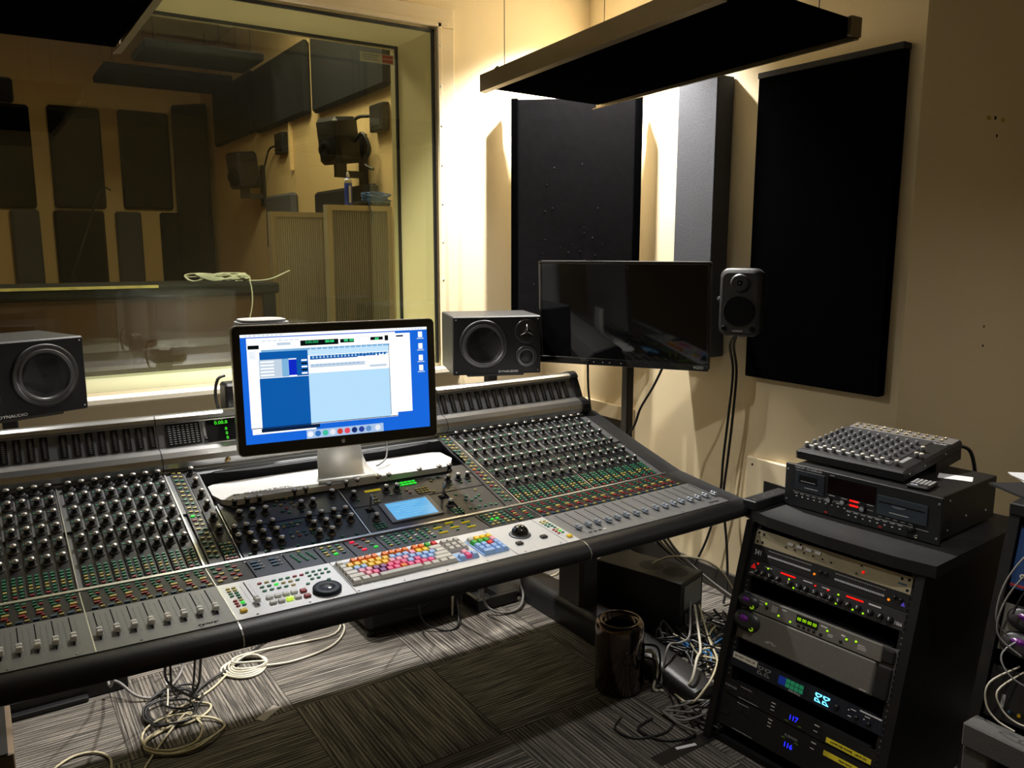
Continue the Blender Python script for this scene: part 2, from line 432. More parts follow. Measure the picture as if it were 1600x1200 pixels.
# acoustic panels in the live room
def panel(name, lo, hi, m, label, cat='acoustic panel', group=None, bev=.02):
    t = thing(name, label, cat, ((lo[0]+hi[0])/2, (lo[1]+hi[1])/2, lo[2]), group)
    MB().box(lo, hi, bev=bev).build('fabric_face', m, t)
    return t
gp = 'fabric panels along the live room side wall'
panel('acoustic_panel', (LX-.06, 7.06, 2.48), (LX-.002, 8.30, 2.99), FABD, 'black wall panel nearest the live room back corner, high up', group=gp)
panel('acoustic_panel', (LX-.06, 5.72, 2.46), (LX-.002, 6.95, 2.97), FABD, 'middle black panel of the row high on the live room side wall', group=gp)
panel('acoustic_panel', (LX-.06, 4.37, 2.44), (LX-.002, 5.58, 2.95), FABD, 'black wall panel high up beside the red and white sticker', group=gp)
panel('acoustic_panel', (LX-.06, 6.09, 1.5), (LX-.002, 6.76, 1.93), FABG, 'low grey wall panel showing above the pale gobo', group=gp)
panel('acoustic_panel', (LX-.06, 4.6, 1.5), (LX-.002, 5.60, 1.90), FABD, 'low dark wall panel behind the spray can', group=gp)
gb = 'tall dark panels across the live room back wall'
for k, (x0, x1, z0, z1, m, lb) in enumerate(((-.6, .42, 2.84, 3.06, FABD, 'dark upper back wall panel cut by the picture edge'), (-.9, .53, 1.88, 2.83, FABB, 'broad low dark back wall panel beside the left tan strip'),
        (.68, 1.13, 1.89, 2.85, FABD, 'dark upper back wall panel between two tan strips'), (1.29, 1.76, 1.90, 2.86, FABD, 'dark blue upper back wall panel beside the corner panel'))):
    panel('acoustic_panel', (x0, LY-.07+.002*k, z0), (x1, LY-.002, z1), m, lb, group=gb)
for k, (x0, x1, m, lb) in enumerate(((.30, .54, FABG, 'narrow lower back wall panel with a red patch'), (.66, 1.10, FABD, 'wide lower back wall panel behind the microphone boom'),
        (1.20, 1.44, FABG, 'grey lower back wall panel, brightest of the lower row'), (1.62, 1.88, FABD, 'dark lower back wall panel next to the room corner'))):
    panel('acoustic_panel', (x0, LY-.075+.002*k, .6), (x1, LY-.002, 1.87), m, lb, group=gb)
cp = thing('corner_trap', 'dark grey tall fabric panel standing across the live room corner', 'acoustic panel', (1.915, 8.72, 0))
MB().box((-.20, -.03, 0), (.20, .03, 2.93), bev=.02).build('fabric_face', FABD, cp, T((1.915, 8.72, 0)) @ RZ(-.85))
for (x0, x1, y0, y1, lb) in ((.98, 2.0, 7.38, 8.05, 'dark slab absorber hanging from the live room ceiling, further back'), (1.12, 1.98, 6.40, 6.95, 'dark slab absorber hanging from the live room ceiling, beside the near cloud')):
    t = thing('ceiling_absorber', lb, 'ceiling panel', ((x0+x1)/2, (y0+y1)/2, 2.95))
    MB().box((x0, y0, 2.93), (x1, y1, 2.99), bev=.01).build('fabric_slab', FABD, t)
    for x in (x0+.08, x1-.08):
        for y in (y0+.08, y1-.08): MB().cyl((x, y, 2.98), (x, y, LZ), .002, 5).build('hanging_wire', BLACK, t)
# wall speakers, boxes and conduits
def live_speaker(y, z, h, label):
    M = T((LX-.17, y, z)) @ RZ(-1.25) @ RX(.12)
    t = thing('wall_speaker', label, 'speaker', M, 'loudspeakers bracketed to the live room wall')
    MB().box((-.10, -.10, -h/2), (.10, .10, h/2), bev=.025).build('cabinet', BLK2, t, M)
    MB().lathe([(.075, 0), (.07, -.004), (.045, .03), (.02, .022), (0, .02)], 20, M=T((0, -.102, -.05)) @ RX(PI/2)).build('woofer', CONE, t, M)
    MB().lathe([(.03, 0), (.026, -.003), (0, .006)], 14, M=T((0, -.102, h/2-.06)) @ RX(PI/2)).build('tweeter', RUBR, t, M)
    MB().box((LX-.14, y-.03, z-h/2-.08), (LX, y+.03, z-h/2-.04)).box((LX-.02, y-.05, z-h/2-.14), (LX, y+.05, z+.05)).box((LX-.20, y-.02, z-h/2-.08), (LX-.13, y+.02, z-.05)).build('wall_bracket', BLACK, t)
    return t
live_speaker(6.95, 2.15, .30, 'black loudspeaker on the live room wall, the one further back')
live_speaker(4.82, 2.165, .28, 'black loudspeaker on the live room wall above the spray can')
for (y0, y1, z0, z1, lb) in ((6.28, 6.47, 2.24, 2.40, 'small black wall box between the two live room speakers'), (4.43, 4.62, 2.20, 2.36, 'black wall box beside the nearer live room speaker')):
    t = thing('wall_box', lb, 'wall box', (LX-.03, (y0+y1)/2, z0))
    MB().box((LX-.05, y0, z0), (LX-.001, y1, z1), bev=.006).build('housing', BLACK, t)
    MB().box((LX-.053, y0+.03, z0+.03), (LX-.05, y1-.03, z1-.03)).build('cover_plate', BLK2, t)
cable([(LX-.04, 6.47, 2.31), (LX-.05, 6.62, 2.29), (LX-.06, 6.75, 2.15), (LX-.1, 6.85, 2.03)], .008, BLACK, 'black lead drooping from the small wall box behind the glass')
cable([(LX-.04, 4.62, 2.30), (LX-.08, 4.74, 2.30), (LX-.12, 4.80, 2.22), (LX-.10, 4.75, 2.16), (LX-.08, 4.66, 2.20), (LX-.06, 4.6, 2.1), (LX-.07, 4.66, 2.02), (LX-.05, 4.58, 1.98)], .011, BLACK, 'knotted black lead beside the nearer live room speaker')
MB().box((LX-.03, 6.165, 2.1), (LX-.001, 6.185, 2.46)).build('conduit', LW, label='thin tan conduit running down the live room wall', cat='conduit')
# gobos (ribbed acoustic screens) by the glass
RIB = mat('grey_ribbed_screen', (.27, .26, .21), .6); RIBL = mat('pale_ribbed_screen', (.66, .63, .53), .5); GFR = mat('pale_gobo_frame', (.55, .48, .32), .5)
def gobo(x0, x1, y, z1, m, label, ang=0):
    t = thing('gobo', label, 'acoustic screen', ((x0+x1)/2, y, .03), 'ribbed acoustic screens near the glass')
    fr = MB().box((x0, y-.03, .03), (x0+.03, y+.03, z1)).box((x1-.03, y-.03, .03), (x1, y+.03, z1)).box((x0+.03, y-.03, z1-.03), (x1-.03, y+.03, z1)).box((x0+.03, y-.03, .03), (x1-.03, y+.03, .08))
    fr.build('screen_frame', GFR, t)
    MB().box((x0+.03, y-.012, .08), (x1-.03, y+.02, z1-.03)).build('screen_sheet', m, t)
    q = MB(); x = x0+.036
    while x < x1-.036: q.box((x, y-.018, .09), (x+.007, y-.011, z1-.035)); x += .0135
    q.build('ribs', m, t, kind='stuff')
    return t
gobo(1.47, 1.83, 4.82, 1.722, RIBL, 'pale grey ribbed acoustic screen with cream frame')
gobo(1.665, 2.07, 4.40, 1.75, RIB, 'darker grey ribbed acoustic screen carrying the spray can')
# spray can on the screen, blue cable coil and black foam block
sc = thing('spray_can', 'blue and white spray can standing on the ribbed screen', 'spray can', (1.81, 4.40, 1.75))
MB().lathe([(.020, 0), (.022, .004), (.022, .135), (.019, .148), (.010, .156)], 18, M=T((1.81, 4.40, 1.75))).build('can_body', mat('blue_can_paint', (.02, .07, .60), .3, noise=(30, .3)), sc)
MB().lathe([(.0224, .125), (.0224, .142), (.019, .149)], 18, M=T((1.81, 4.40, 1.75))).build('shoulder_band', WHITE, sc)
MB().lathe([(.009, .155), (.010, .175), (.006, .182), (.006, .19), (0, .19)], 12, M=T((1.81, 4.40, 1.75))).build('nozzle', WHITE, sc)
MB().box((1.8045, 4.3772, 1.765), (1.8155, 4.3785, 1.86)).build('label_print', WHITE, sc)
fb = thing('foam_block', 'low black block lying under the blue cable', 'block', (1.97, 4.41, 1.75))
MB().box((1.86, 4.37, 1.75), (2.065, 4.46, 1.775), bev=.008).build('foam_body', MATTE, fb)
bl = []
for k in range(90):
    a = k*.62; r = .035+.016*math.sin(k*1.7)
    bl.append((1.985+1.9*r*math.cos(a), 4.40+.8*r*math.sin(a), 1.800+.020*math.sin(k*.9)+.014*math.sin(a)))
bl += [(1.93, 4.37, 1.785), (1.925, 4.362, 1.74), (1.94, 4.362, 1.70), (1.935, 4.362, 1.66), (1.93, 4.362, 1.64)]
BLUEC = mat('blue_cable_jacket', (.03, .13, .38), .4)
cable(bl, .0035, BLUEC, 'coil of blue network cable heaped on the ribbed screen', k=3)
# brown wooden cabinet under the window with black top
WOODB = mat('red_brown_veneer', (.060, .024, .0095), .3, noise=(5, .35))
pn = thing('wooden_cabinet', 'large brown wooden cabinet with black top edge behind the glass', 'cabinet', (.1, 3.95, 0))
MB().box((-1.2, 3.72, .02), (1.13, 4.2, 1.29), bev=.006).build('veneered_body', WOODB, pn)
MB().box((-1.22, 3.70, 1.29), (1.16, 4.22, 1.342), bev=.01).build('black_top', MATTE, pn)
MB().box((1.08, 3.705, .02), (1.14, 3.72, 1.29), bev=.004).build('corner_post', MATTE, pn)
TAPE = mat('cream_masking_tape', (.60, .46, .16), .6, noise=(18, .5))
MB().box((-.9, 3.695, 1.331), (.62, 3.6995, 1.343)).build('tape_strip', TAPE, label='strip of yellowed tape along the black cabinet edge', cat='tape')
wc = []
for k in range(110):
    a = k*.66; wc.append((.90+.115*math.cos(a)*(1+.3*math.sin(k)), 3.79+.06*math.sin(a), 1.349+.038*abs(math.sin(k*.83))))
wc += [(1.00, 3.73, 1.378), (1.02, 3.70, 1.35), (1.025, 3.69, 1.27), (1.01, 3.69, 1.19), (.98, 3.69, 1.12), (.93, 3.69, 1.05)]
WCAB = mat('white_cable_jacket', (.60, .56, .45), .45)
GCAB = mat('grey_cable_jacket', (.20, .19, .18), .45)
KCAB = mat('black_cable_jacket', (.010, .010, .011), .45)
CCAB = mat('cream_cable_jacket', (.52, .46, .30), .5)
cable(wc, .0030, WCAB, 'bundle of white cable heaped on the cabinet, one end hanging down', k=3)
cable([(.98, 3.80, 1.35), (1.10, 3.80, 1.35), (1.16, 3.80, 1.36), (1.22, 3.80, 1.385), (1.245, 3.80, 1.395)], .004, WCAB, 'white lead sticking out beyond the cabinet end')
# boom stand and hook against the back wall
mb = thing('microphone_boom', 'thin black microphone boom leaning by the live room back wall', 'mic stand', (.7, 8.5, 0))
MB().cyl((.62, 8.6, .9), (1.02, 8.6, 2.02), .012, 6).build('boom_arm', BLACK, mb)
MB().cyl((.75, 8.6, 0), (.75, 8.6, 1.3), .012, 6).build('upright_tube', BLACK, mb)
MB().tube(smooth([(1.02, 8.6, 2.02), (1.07, 8.6, 2.08), (1.13, 8.6, 2.05)]), .008, 5).build('lead', KCAB, mb)
# ------------------------------------------------------------------ mixing console
CX0, CX1 = -.22, 1.852          # panel ends
SL, SR, SM, SML, SMR = .340, 1.250, .767, .072, 1.536   # module seams
def bow(x):                      # gentle sweep of the long desk
    if x < 1.2: return .042*((1.2-x)/1.3)**2-.012
    return -.012+.014*((x-1.2)/.65)**2
def zA(s): return .72+(s-1.505)*.0772
def zB(s): return .742+(s-1.79)*.2848
def zS(s): return zA(s) if s <= 1.79 else zB(s)
PA, PB = math.atan(.0772), math.atan(.2848)
def pos(x, s, h=0.):
    a = PA if s <= 1.79 else PB
    return Vector((x, s+bow(x)-h*math.sin(a), zS(s)+h*math.cos(a)))
def onS(x, s, h=0.):             # matrix on the desk surface: x right, y up the slope, z out of the panel
    return T(pos(x, s, h)) @ RX(PA if s <= 1.79 else PB)
con = thing('mixing_console', 'huge grey mixing console with rows of knobs, faders and coloured keys', 'mixing console', (.82, 2.0, 0))

def sweep(prof, x0, x1, mi=0, n=None, mb=None, sm=False, caps=True):
    """profile of (s, z) swept along the desk"""
    mb = mb or MB(); n = n or max(2, int((x1-x0)/.08)); k = len(prof); vs = []
    for i in range(n+1):
        x = x0+(x1-x0)*i/n
        for (s, z) in prof: vs.append((x, s+bow(x), z))
    fs = [(i*k+j, i*k+(j+1) % k, (i+1)*k+(j+1) % k, (i+1)*k+j) for i in range(n) for j in range(k)]
    mb.add(vs, fs, mi, sm)
    if caps: mb.add(vs[:k], [tuple(range(k))], mi); mb.add(vs[-k:], [tuple(range(k))[::-1]], mi)
    return mb
def slab(x0, x1, s0, s1, h0, h1, mi=0, mb=None):
    """thin plate lying on the desk between s0 and s1"""
    a = PA if s1 <= 1.791 else PB
    sa, ca = math.sin(a), math.cos(a)
    pr = [(s0-h0*sa, zS(s0)+h0*ca), (s1-h0*sa, (zA(s1) if a == PA else zB(s1))+h0*ca), (s1-h1*sa, (zA(s1) if a == PA else zB(s1))+h1*ca), (s0-h1*sa, (zA(s0) if a == PA else zB(s0))+h1*ca)]
    if a == PB: pr[0] = (s0-h0*sa, zB(s0)+h0*ca)
    return sweep(pr, x0, x1, mi, mb=mb)
# carcass
sweep([(1.53, .672), (1.52, .715), (1.79, .737), (2.04, .806), (2.04, .795), (2.25, .795), (2.25, .868), (2.30, .868), (2.46, .85), (2.48, .70), (2.40, .64), (2.1, .63), (1.7, .655)], CX0, CX1).build('desk_carcass', SILD, con)
up = MB(); slab(CX0, .43, 2.03, 2.25, -.01, -.001, mb=up); slab(1.205, CX1, 2.03, 2.25, -.01, -.001, mb=up); slab(.43, 1.205, 2.215, 2.25, -.01, -.001, mb=up)
up.build('rear_deck', SILD, con)
# armrest
arm = [(1.508, .7195), (1.494, .719), (1.478, .714), (1.466, .705), (1.461, .694), (1.462, .683), (1.469, .675), (1.485, .670), (1.52, .668), (1.60, .667), (1.60, .70)]
ar = sweep(arm, CX0-.05, CX1+.05, sm=True).build('armrest', LEATH, con)
for x in (SL-.002, SR):
    sweep([(a-.0012 if a < 1.5 else a, z+.0008) for a, z in arm[:-2]]+[(1.5, .68)], x, x+.003, n=1).build('armrest_seam', STEEL, con)
# end cheeks
def cheek(x0, x1):
    out = [(1.475, .674), (1.462, .690), (1.47, .708), (1.51, .716), (1.66, .730), (1.79, .744), (2.0, .800), (2.25, .874), (2.30, .880), (2.34, .86), (2.46, .80), (2.48, .70), (2.40, .64), (2.0, .63), (1.6, .66)]
    return sweep(out, x0, x1, n=2)
CHK = mat('satin_grey_cheek', (.045, .046, .05), .38, .3)
cheek(CX1, CX1+.07).build('end_cheek', CHK, con)
cheek(CX0-.07, CX0).build('end_cheek', CHK, con)
# front silver plates
for (x0, x1, m, nm) in ((CX0, SML-.001, SILF, 'fader_panel'), (SML+.001, SL-.001, SILF, 'fader_panel'), (SL+.001, .607, SILV, 'transport_panel'), (.609, 1.047, SILV, 'keyboard_panel'), (1.049, 1.208, SILV, 'trackball_panel'), (1.21, SR-.001, SILV, 'monitor_panel'), (SR+.001, SMR-.001, SILF, 'fader_panel'), (SMR+.001, CX1-.001, SILF, 'fader_panel')):
    slab(x0, x1, 1.508, 1.684, -.008, .0015).build(nm, m, con)
# black button band
for (x0, x1) in ((CX0, SML-.002), (SML+.002, SL-.002), (SL+.002, .43), (.434, .520), (.524, .600), (.604, .680), (.684, SM-.002), (SM+.002, 1.077), (1.081, 1.175), (1.179, SR-.002), (SR+.002, SMR-.002), (SMR+.002, CX1)):
    slab(x0, x1, 1.687, 1.784, -.008, .001).build('button_band', NAVY if .43 < x0 < 1.0 else COLM, con)
# cross strip, seams
sweep([(1.786, .7425), (1.786, .7465), (1.794, .7482), (1.794, .744)], CX0, CX1).build('cross_strip', STEEL, con)
for x, wd in ((SL, .004), (SR, .004), (SML, .0025), (SMR, .0025), (SM, .004), (.430, .002)):
    m = MB(); slab(x-wd/2, x+wd/2, 1.795, 2.245 if x not in (SM, .43) else 2.04, -.004, .0022, mb=m)
    m.build('seam_strip', STEEL, con)
for x in (SL, SR, SML, SMR):
    slab(x-.0012, x+.0012, 1.508, 1.785, -.004, .0022).build('seam_strip', STEEL, con)
# top edge trim of the deck
sweep([(2.243, .868), (2.243, .8735), (2.256, .877), (2.256, .87)], CX0, CX1).build('rear_trim', BAR, con)
# channel columns
CHX = [.054-.0316*i for i in range(7, -1, -1)]+[.100+.0316*i for i in range(8)]
CHX = [x for x in CHX if x > CX0+.012]
CHR = [1.2685+.0355*i for i in range(8)]+[1.557+.0358*i for i in range(8)]
ROWS_R = [2.221, 2.157, 2.094, 2.029, 1.963, 1.900]
ROWS_L = [2.226, 2.165, 2.102, 2.040, 1.976, 1.914]
for x in CHX+CHR:
    slab(x-.0135, x+.0125, 1.80, 2.24, -.003, .0012).build('channel_strip', COLM, con)
# knobs
kp = [(.0115, 0), (.0115, .002), (.0085, .0035), (.0066, .006), (.0058, .011), (.0066, .0138), (.0078, .0152), (.0081, .0180), (.0074, .0205), (.0045, .0220), (0, .0224)]
km = [1, 1, 0, 0, 0, 0, 0, 2, 2, 2]
knob_me = MB().lathe(kp, 12, mis=km).mesh('knob', [KNOBB, SKIRT, KNOBC])
def knob(x, s, me=knob_me, h=.0015, sc=1.): inst('knob', me, con, onS(x, s, h) @ Matrix.Diagonal((sc, sc, sc, 1)))
for x in CHX:
    for s in ROWS_L: knob(x, s, sc=1.05)
for x in CHR:
    for s in ROWS_R: knob(x, s, sc=.92)
LROW = [2.222, 2.163, 2.102, 2.044, 1.983, 1.924]
slab(.392, .424, 1.80, 2.24, -.003, .0012).build('channel_strip', COLM, con)
slab(.354, .388, 1.80, 2.24, -.003, .0012).build('channel_strip', COLM, con)
for s in LROW: knob(.408, s)
# centre section plates
for (x0, x1, s0, s1) in ((.436, .762, 1.925, 2.05), (.436, .762, 1.80, 1.921), (.772, 1.195, 1.925, 2.05), (.772, 1.052, 1.80, 1.921), (1.06, 1.195, 1.80, 1.921), (1.20, 1.245, 1.80, 2.235)):
    slab(x0, x1, s0, s1, -.003, .0012).build('control_plate', mat('slate_control_plate', (.040, .042, .047), .38, .2), con)
CEN = [(.475, 2.028), (.509, 2.028), (.5415, 2.028), (.640, 2.032), (.6725, 2.032), (.7424, 2.036), (.7383, 2.000)]
CEN += [(x, 1.972) for x in (.4723, .5065, .5404, .6388, .6723)]
CEN += [(x, 1.910) for x in (.442, .472, .506, .5393, .6388, .6729, .7072, .7408)]
CEN += [(x, 1.871) for x in (.442, .471, .504, .5385, .6374, .671, .7054, .7415)]
CEN += [(x, 1.830) for x in (.4705, .5046, .5382, .6372, .6709)]
CEN += [(.7926, 2.032), (.8281, 2.034), (.8915, 2.034), (.9287, 2.034), (1.0321, 2.036), (.7927, 1.975), (.8947, 1.977), (.9282, 1.975),
        (1.0992, 2.034), (1.1352, 2.034), (1.1005, 1.975), (1.135, 1.975), (1.168, 1.975), (.8083, 1.853), (1.0397, 1.854)]
for (x, s) in CEN: knob(x, s, sc=1.05)
# joysticks
jm = MB().lathe([(.006, 0), (.005, .004), (.0032, .012), (.0042, .030), (.0055, .044), (.005, .050), (.003, .052), (0, .052)], 12, mis=[0, 1, 1, 1, 1, 1, 1]).mesh('joystick', [KNOBB, KNOBC])
for (x, s) in ((.8106, 1.9), (1.0406, 1.9)):
    MB().box((-.012, -.010, 0), (.012, .010, .001)).build('joystick_gate', MATTE, con, onS(x, s, .0013))
    inst('joystick', jm, con, onS(x, s, .002))
# touchscreen
slab(.843, 1.003, 1.823, 1.919, -.002, .005).build('screen_bezel', mat('grey_screen_bezel', (.20, .21, .22), .35, .3), con)
tsm = mat('blue_touchscreen', (.05, .2, .4), .15, emit='#6fc0f4', es=.75, noise=(14, .4))
slab(.859, .989, 1.830, 1.911, .004, .0056).build('touchscreen', tsm, con)
ln = MB()
for k in range(7): slab(.872+.012*(k % 3), .93+.014*(k % 4), 1.836+.010*k, 1.8385+.010*k, .0056, .0060, mb=ln)
ln.build('screen_lines', mat('pale_screen_line', (.1, .3, .5), .3, emit='#84ccf8', es=.78), con, kind='stuff')
# white instrument tray behind the centre section
tr = MB()
poly = [(.470, 2.022), (.446, 2.045), (.436, 2.10), (.445, 2.19), (.470, 2.213), (1.150, 2.213), (1.19, 2.19), (1.185, 2.10), (1.15, 2.045), (1.12, 2.022)]
vs = [(x, y+bow(x), .829) for x, y in poly]+[(x, y+bow(x), .813 if y < 2.05 else .80) for x, y in poly]
tr.add(vs, [tuple(range(10)), tuple(range(10, 20))[::-1]]+[(i, i+10, (i+1) % 10+10, (i+1) % 10) for i in range(10)])
tr.build('tray_shelf', TRAYW, con)
wl = MB()
wl.add([(.432, 2.05+bow(.432), .828), (.432, 2.20+bow(.43), .828), (.47, 2.216+bow(.47), .828), (1.16, 2.216+bow(1.16), .828), (1.205, 2.19+bow(1.2), .828), (1.205, 2.05+bow(1.2), .828),
        (.432, 2.05+bow(.432), .814), (.432, 2.20+bow(.43), .858), (.47, 2.216+bow(.47), .8645), (1.16, 2.216+bow(1.16), .8645), (1.205, 2.19+bow(1.2), .857), (1.205, 2.05+bow(1.2), .814)],
       [(i, i+1, i+7, i+6) for i in range(5)])
wl.build('tray_wall', MATTE, con)
text('D\u00b7CONTROL', .019, mat('tray_lettering', (.02, .02, .022), .5), T((.565, 2.070+bow(.56), .8293)), con, squash=1.5)
# buttons: tiny caps, far too many to count, as one field per area
def btn(mb, x, s, k, w=.0075, d=.0050, h=.0032):
    mb.box((-w/2, -d/2, 0), (w/2, d/2, h), BK.index(k), onS(x, s, .0010))
bf = MB(); bs = MB()
for n_, (xs, rows) in enumerate(((CHX, ROWS_L), (CHR, ROWS_R))):
    for ci, x in enumerate(xs):
        for ri, s in enumerate(rows):
            if ri: btn(bf, x-.0065, s+.0265, 'g', .009, .0045, .0015); btn(bf, x+.004, s+.0275, 'g', .0075, .0040, .0015)
        for r in range(7):
            s = (1.806 if n_ else 1.806)+.0112*r
            for q in (0, 1):
                k = 'g'
                if r in (2, 3) and (q == 0 or (ci+r) % 2): k = 'y'
                if r == 0: k = 'r' if q == 0 else 'g'
                btn(bf, x-.0075+.0135*q, s, k)
        # lower band
        btn(bs, x-.006, 1.776, 'g'); btn(bs, x+.006, 1.774, 'r' if n_ else 'g'); btn(bs, x-.006, 1.762, 'g'); btn(bs, x+.006, 1.762, 'r')
        btn(bs, x-.002, 1.748, 'g', .010); btn(bs, x+.002, 1.734, 'y', .014, .0075); btn(bs, x, 1.720, 'r', .012, .006); btn(bs, x+.006, 1.709, 'r', .006)
        btn(bs, x-.007, 1.694, 'b', .012, .006); btn(bs, x+.008, 1.695, 'y', .009, .005)
bf.build('channel_buttons', BMATS, con, kind='stuff'); bs.build('assign_buttons', BMATS, con, kind='stuff')
mr = MB()   # centre buttons
for x, cols in ((.371, 'yygygyyggyyGryygyggyg'), (1.2225, 'yggyyggyygyorryyrgggg')):
    for i, k in enumerate(cols):
        s = 2.232-.0202*i
        btn(mr, x-.007, s, k, .010, .0055); btn(mr, x+.007, s-.004, cols[(i*7+3) % len(cols)], .009, .005)
for r in range(6):
    for q in range(3): btn(mr, .398+.010*q, 1.806+.0125*r, 'gyg'[(r+q) % 3] if r else 'r', .007)
for (x, s, k) in [(.600, 2.025, 'g'), (.615, 2.022, 'y'), (.628, 2.020, 'g'), (.585, 2.015, 'y'), (.605, 2.005, 'b'), (.59, 1.995, 'y'), (.575, 2.0, 'g'), (.62, 1.998, 'y'), (.622, 1.982, 'y'), (.60, 1.975, 'r'), (.585, 1.965, 'g'), (.635, 1.95, 'b'), (.60, 1.955, 'g')]: btn(mr, x, s, k)
for i in range(9): btn(mr, .565+.012*(i % 5), 1.905-.011*(i//5), 'ggyggybgw'[i])
for i in range(8): btn(mr, .572+.018*(i % 4), 1.862-.016*(i//4), 'gygywrbg'[i])
for i in range(8): btn(mr, .452+.04*i, 1.808, 'g')
for i in range(10): btn(mr, .945+.013*(i % 5), 2.006-.012*(i//5), 'G', .010)
for i in range(12): btn(mr, .985+.011*(i % 4), 1.962-.011*(i//4), 'y')
for i in range(6): btn(mr, .842+.010*(i//3), 1.965-.016*(i % 3), 'y')
for (x, s, k) in [(.80, 1.957, 'g'), (.90, 1.955, 'g'), (.93, 1.955, 'g'), (.96, 1.95, 'r'), (.955, 1.965, 'y'), (1.06, 2.0, 'g'), (1.08, 2.005, 'g'), (1.10, 1.955, 'g'), (1.135, 1.955, 'g'), (1.165, 1.955, 'g'), (1.05, 1.99, 'y'), (1.03, 1.935, 'y')]: btn(mr, x, s, k)
slab(.835, .885, 1.988, 1.998, .001, .002).build('lit_legend', BTN['L'], con)
for i in range(9): btn(mr, .79+.012*(i % 3)+.005, 1.832-.010*(i//3), 'g'); btn(mr, 1.035+.012*(i % 3), 1.832-.010*(i//3), 'g')
for (x, s, k) in [(1.085, 1.90, 'g'), (1.155, 1.905, 'y'), (1.11, 1.882, 'g'), (1.10, 1.866, 'g'), (1.115, 1.858, 'g'), (1.135, 1.868, 'g'), (1.15, 1.876, 'g'), (1.14, 1.85, 'g'), (1.09, 1.822, 'g'), (1.105, 1.818, 'g'), (1.12, 1.822, 'g'), (1.14, 1.82, 'g'), (1.16, 1.822, 'g'), (1.175, 1.818, 'g')]: btn(mr, x, s, k)
mr.build('centre_buttons', BMATS, con, kind='stuff')
cb = MB()   # centre lower band
for x in (.36, .395):
    for i, k in enumerate('grgyrry'): btn(cb, x+(.006 if i % 2 else -.006), 1.776-.0125*i, k, .011, .006)
for i in range(6): btn(cb, .448+.044*(i % 2), 1.765-.017*(i//2), 'b', .016, .006); btn(cb, .462+.044*(i % 2), 1.765-.017*(i//2), 'w', .004, .003)
for i in range(3):
    for q in range(6): btn(cb, .540+.020*i+.0015*q, 1.765-.0085*q, 'g', .006, .0035)
btn(cb, .563, 1.776, 'y')
for i in range(3):
    for q in range(4): btn(cb, .620+.021*i, 1.770-.0155*q, 'ygyyygyGgyyb'[(i*4+q)], .010, .006)
for q in range(4): btn(cb, .702+.004*q, 1.770-.018*q, 'RrrR'[q], .012, .006); btn(cb, .735+.004*q, 1.772-.018*q, 'rygG'[q], .010, .005)
for i in range(7):
    for q in range(5): btn(cb, .785+.021*i, 1.766-.0145*q, 'gggggyg'[(i+q*3) % 7] if (i*5+q) % 11 else 'w', .009, .005)
for i in range(3):
    for q in range(4): btn(cb, .945+.044*i, 1.770-.017*q, 'L' if (i+q) % 2 else 'g', .026 if (i+q) % 2 else .008, .0035)
for i in range(5):
    for q in range(5): btn(cb, 1.094+.017*i, 1.770-.0165*q, 'grgygygGyyGy'[(i*3+q*2) % 12], .009, .0055)
for i in range(2):
    for q in range(6): btn(cb, 1.196+.034*i-.002*q, 1.772-.0145*q, 'gryrgyrg'[(i*3+q) % 8], .011, .006)
cb.build('band_buttons', BMATS, con, kind='stuff')
# faders
cap = MB().box((-.0062, -.0115, .004), (.0062, .0115, .009), bev=.0015).box((-.0060, -.0112, .008), (.0060, -.0012, .0150), bev=.002).box((-.0060, .0012, .008), (.0060, .0112, .0150), bev=.002)
FCW = mat('white_fader_cap', (.82, .82, .82), .3); FCB = mat('blue_grey_fader_cap', (.30, .34, .40), .3)
capw = cap.mesh('fader_cap', [FCW]); capb = cap.mesh('fader_cap', [FCB])
slot = MB().box((-.0011, -.062, -.001), (.0011, .062, .0006)).mesh('fader_slot', [MATTE])
ticks = MB()
def fader(x, s, me, sm=1.605):
    inst('fader_slot', slot, con, onS(x, sm+.008, .0015)); inst('fader_cap', me, con, onS(x, s, .0012))
    for q in range(14):
        ticks.box((-.0015, -.0004, 0), (.0015, .0004, .0003), 0, onS(x-.0115, 1.555+.008*q, .0015)); ticks.box((-.001, -.0004, 0), (.001, .0004, .0003), 0, onS(x+.0095, 1.555+.008*q, .0015))
FL = [.040-.0312*i for i in range(6, -1, -1)]+[.0865+.0322*i for i in range(8)]
FR = [1.287+.0362*i for i in range(8)]+[1.588+.0362*i for i in range(8)]
FR = [x for x in FR if x < CX1-.006]
for i, x in enumerate(FL):
    fader(x, 1.572 if i != 1 else 1.61, capw)
for i, x in enumerate(FR): fader(x, 1.563+.002*(i % 3), capb)
fader(.398, 1.566, capw)
ticks.build('scale_marks', mat('dark_scale_print', (.03, .03, .03), .6), con, kind='stuff')
text('digidesign', .011, MATTE, onS(.285, 1.524, .0017), con); text('digidesign', .011, MATTE, onS(1.80, 1.526, .0017), con)
for x in [CX0+.03+.115*i for i in range(18)]:
    MB().lathe([(.0028, 0), (.0028, .001), (.0012, .0018)], 8).build('panel_screw', STEEL, con, onS(x, 1.516, .0014))
for x in [CX0+.06+.092*i for i in range(22)]:
    MB().lathe([(.0026, 0), (.0026, .001), (.0012, .0018)], 8).build('panel_screw', CHROME, con, onS(x, 1.799, .0006)); 
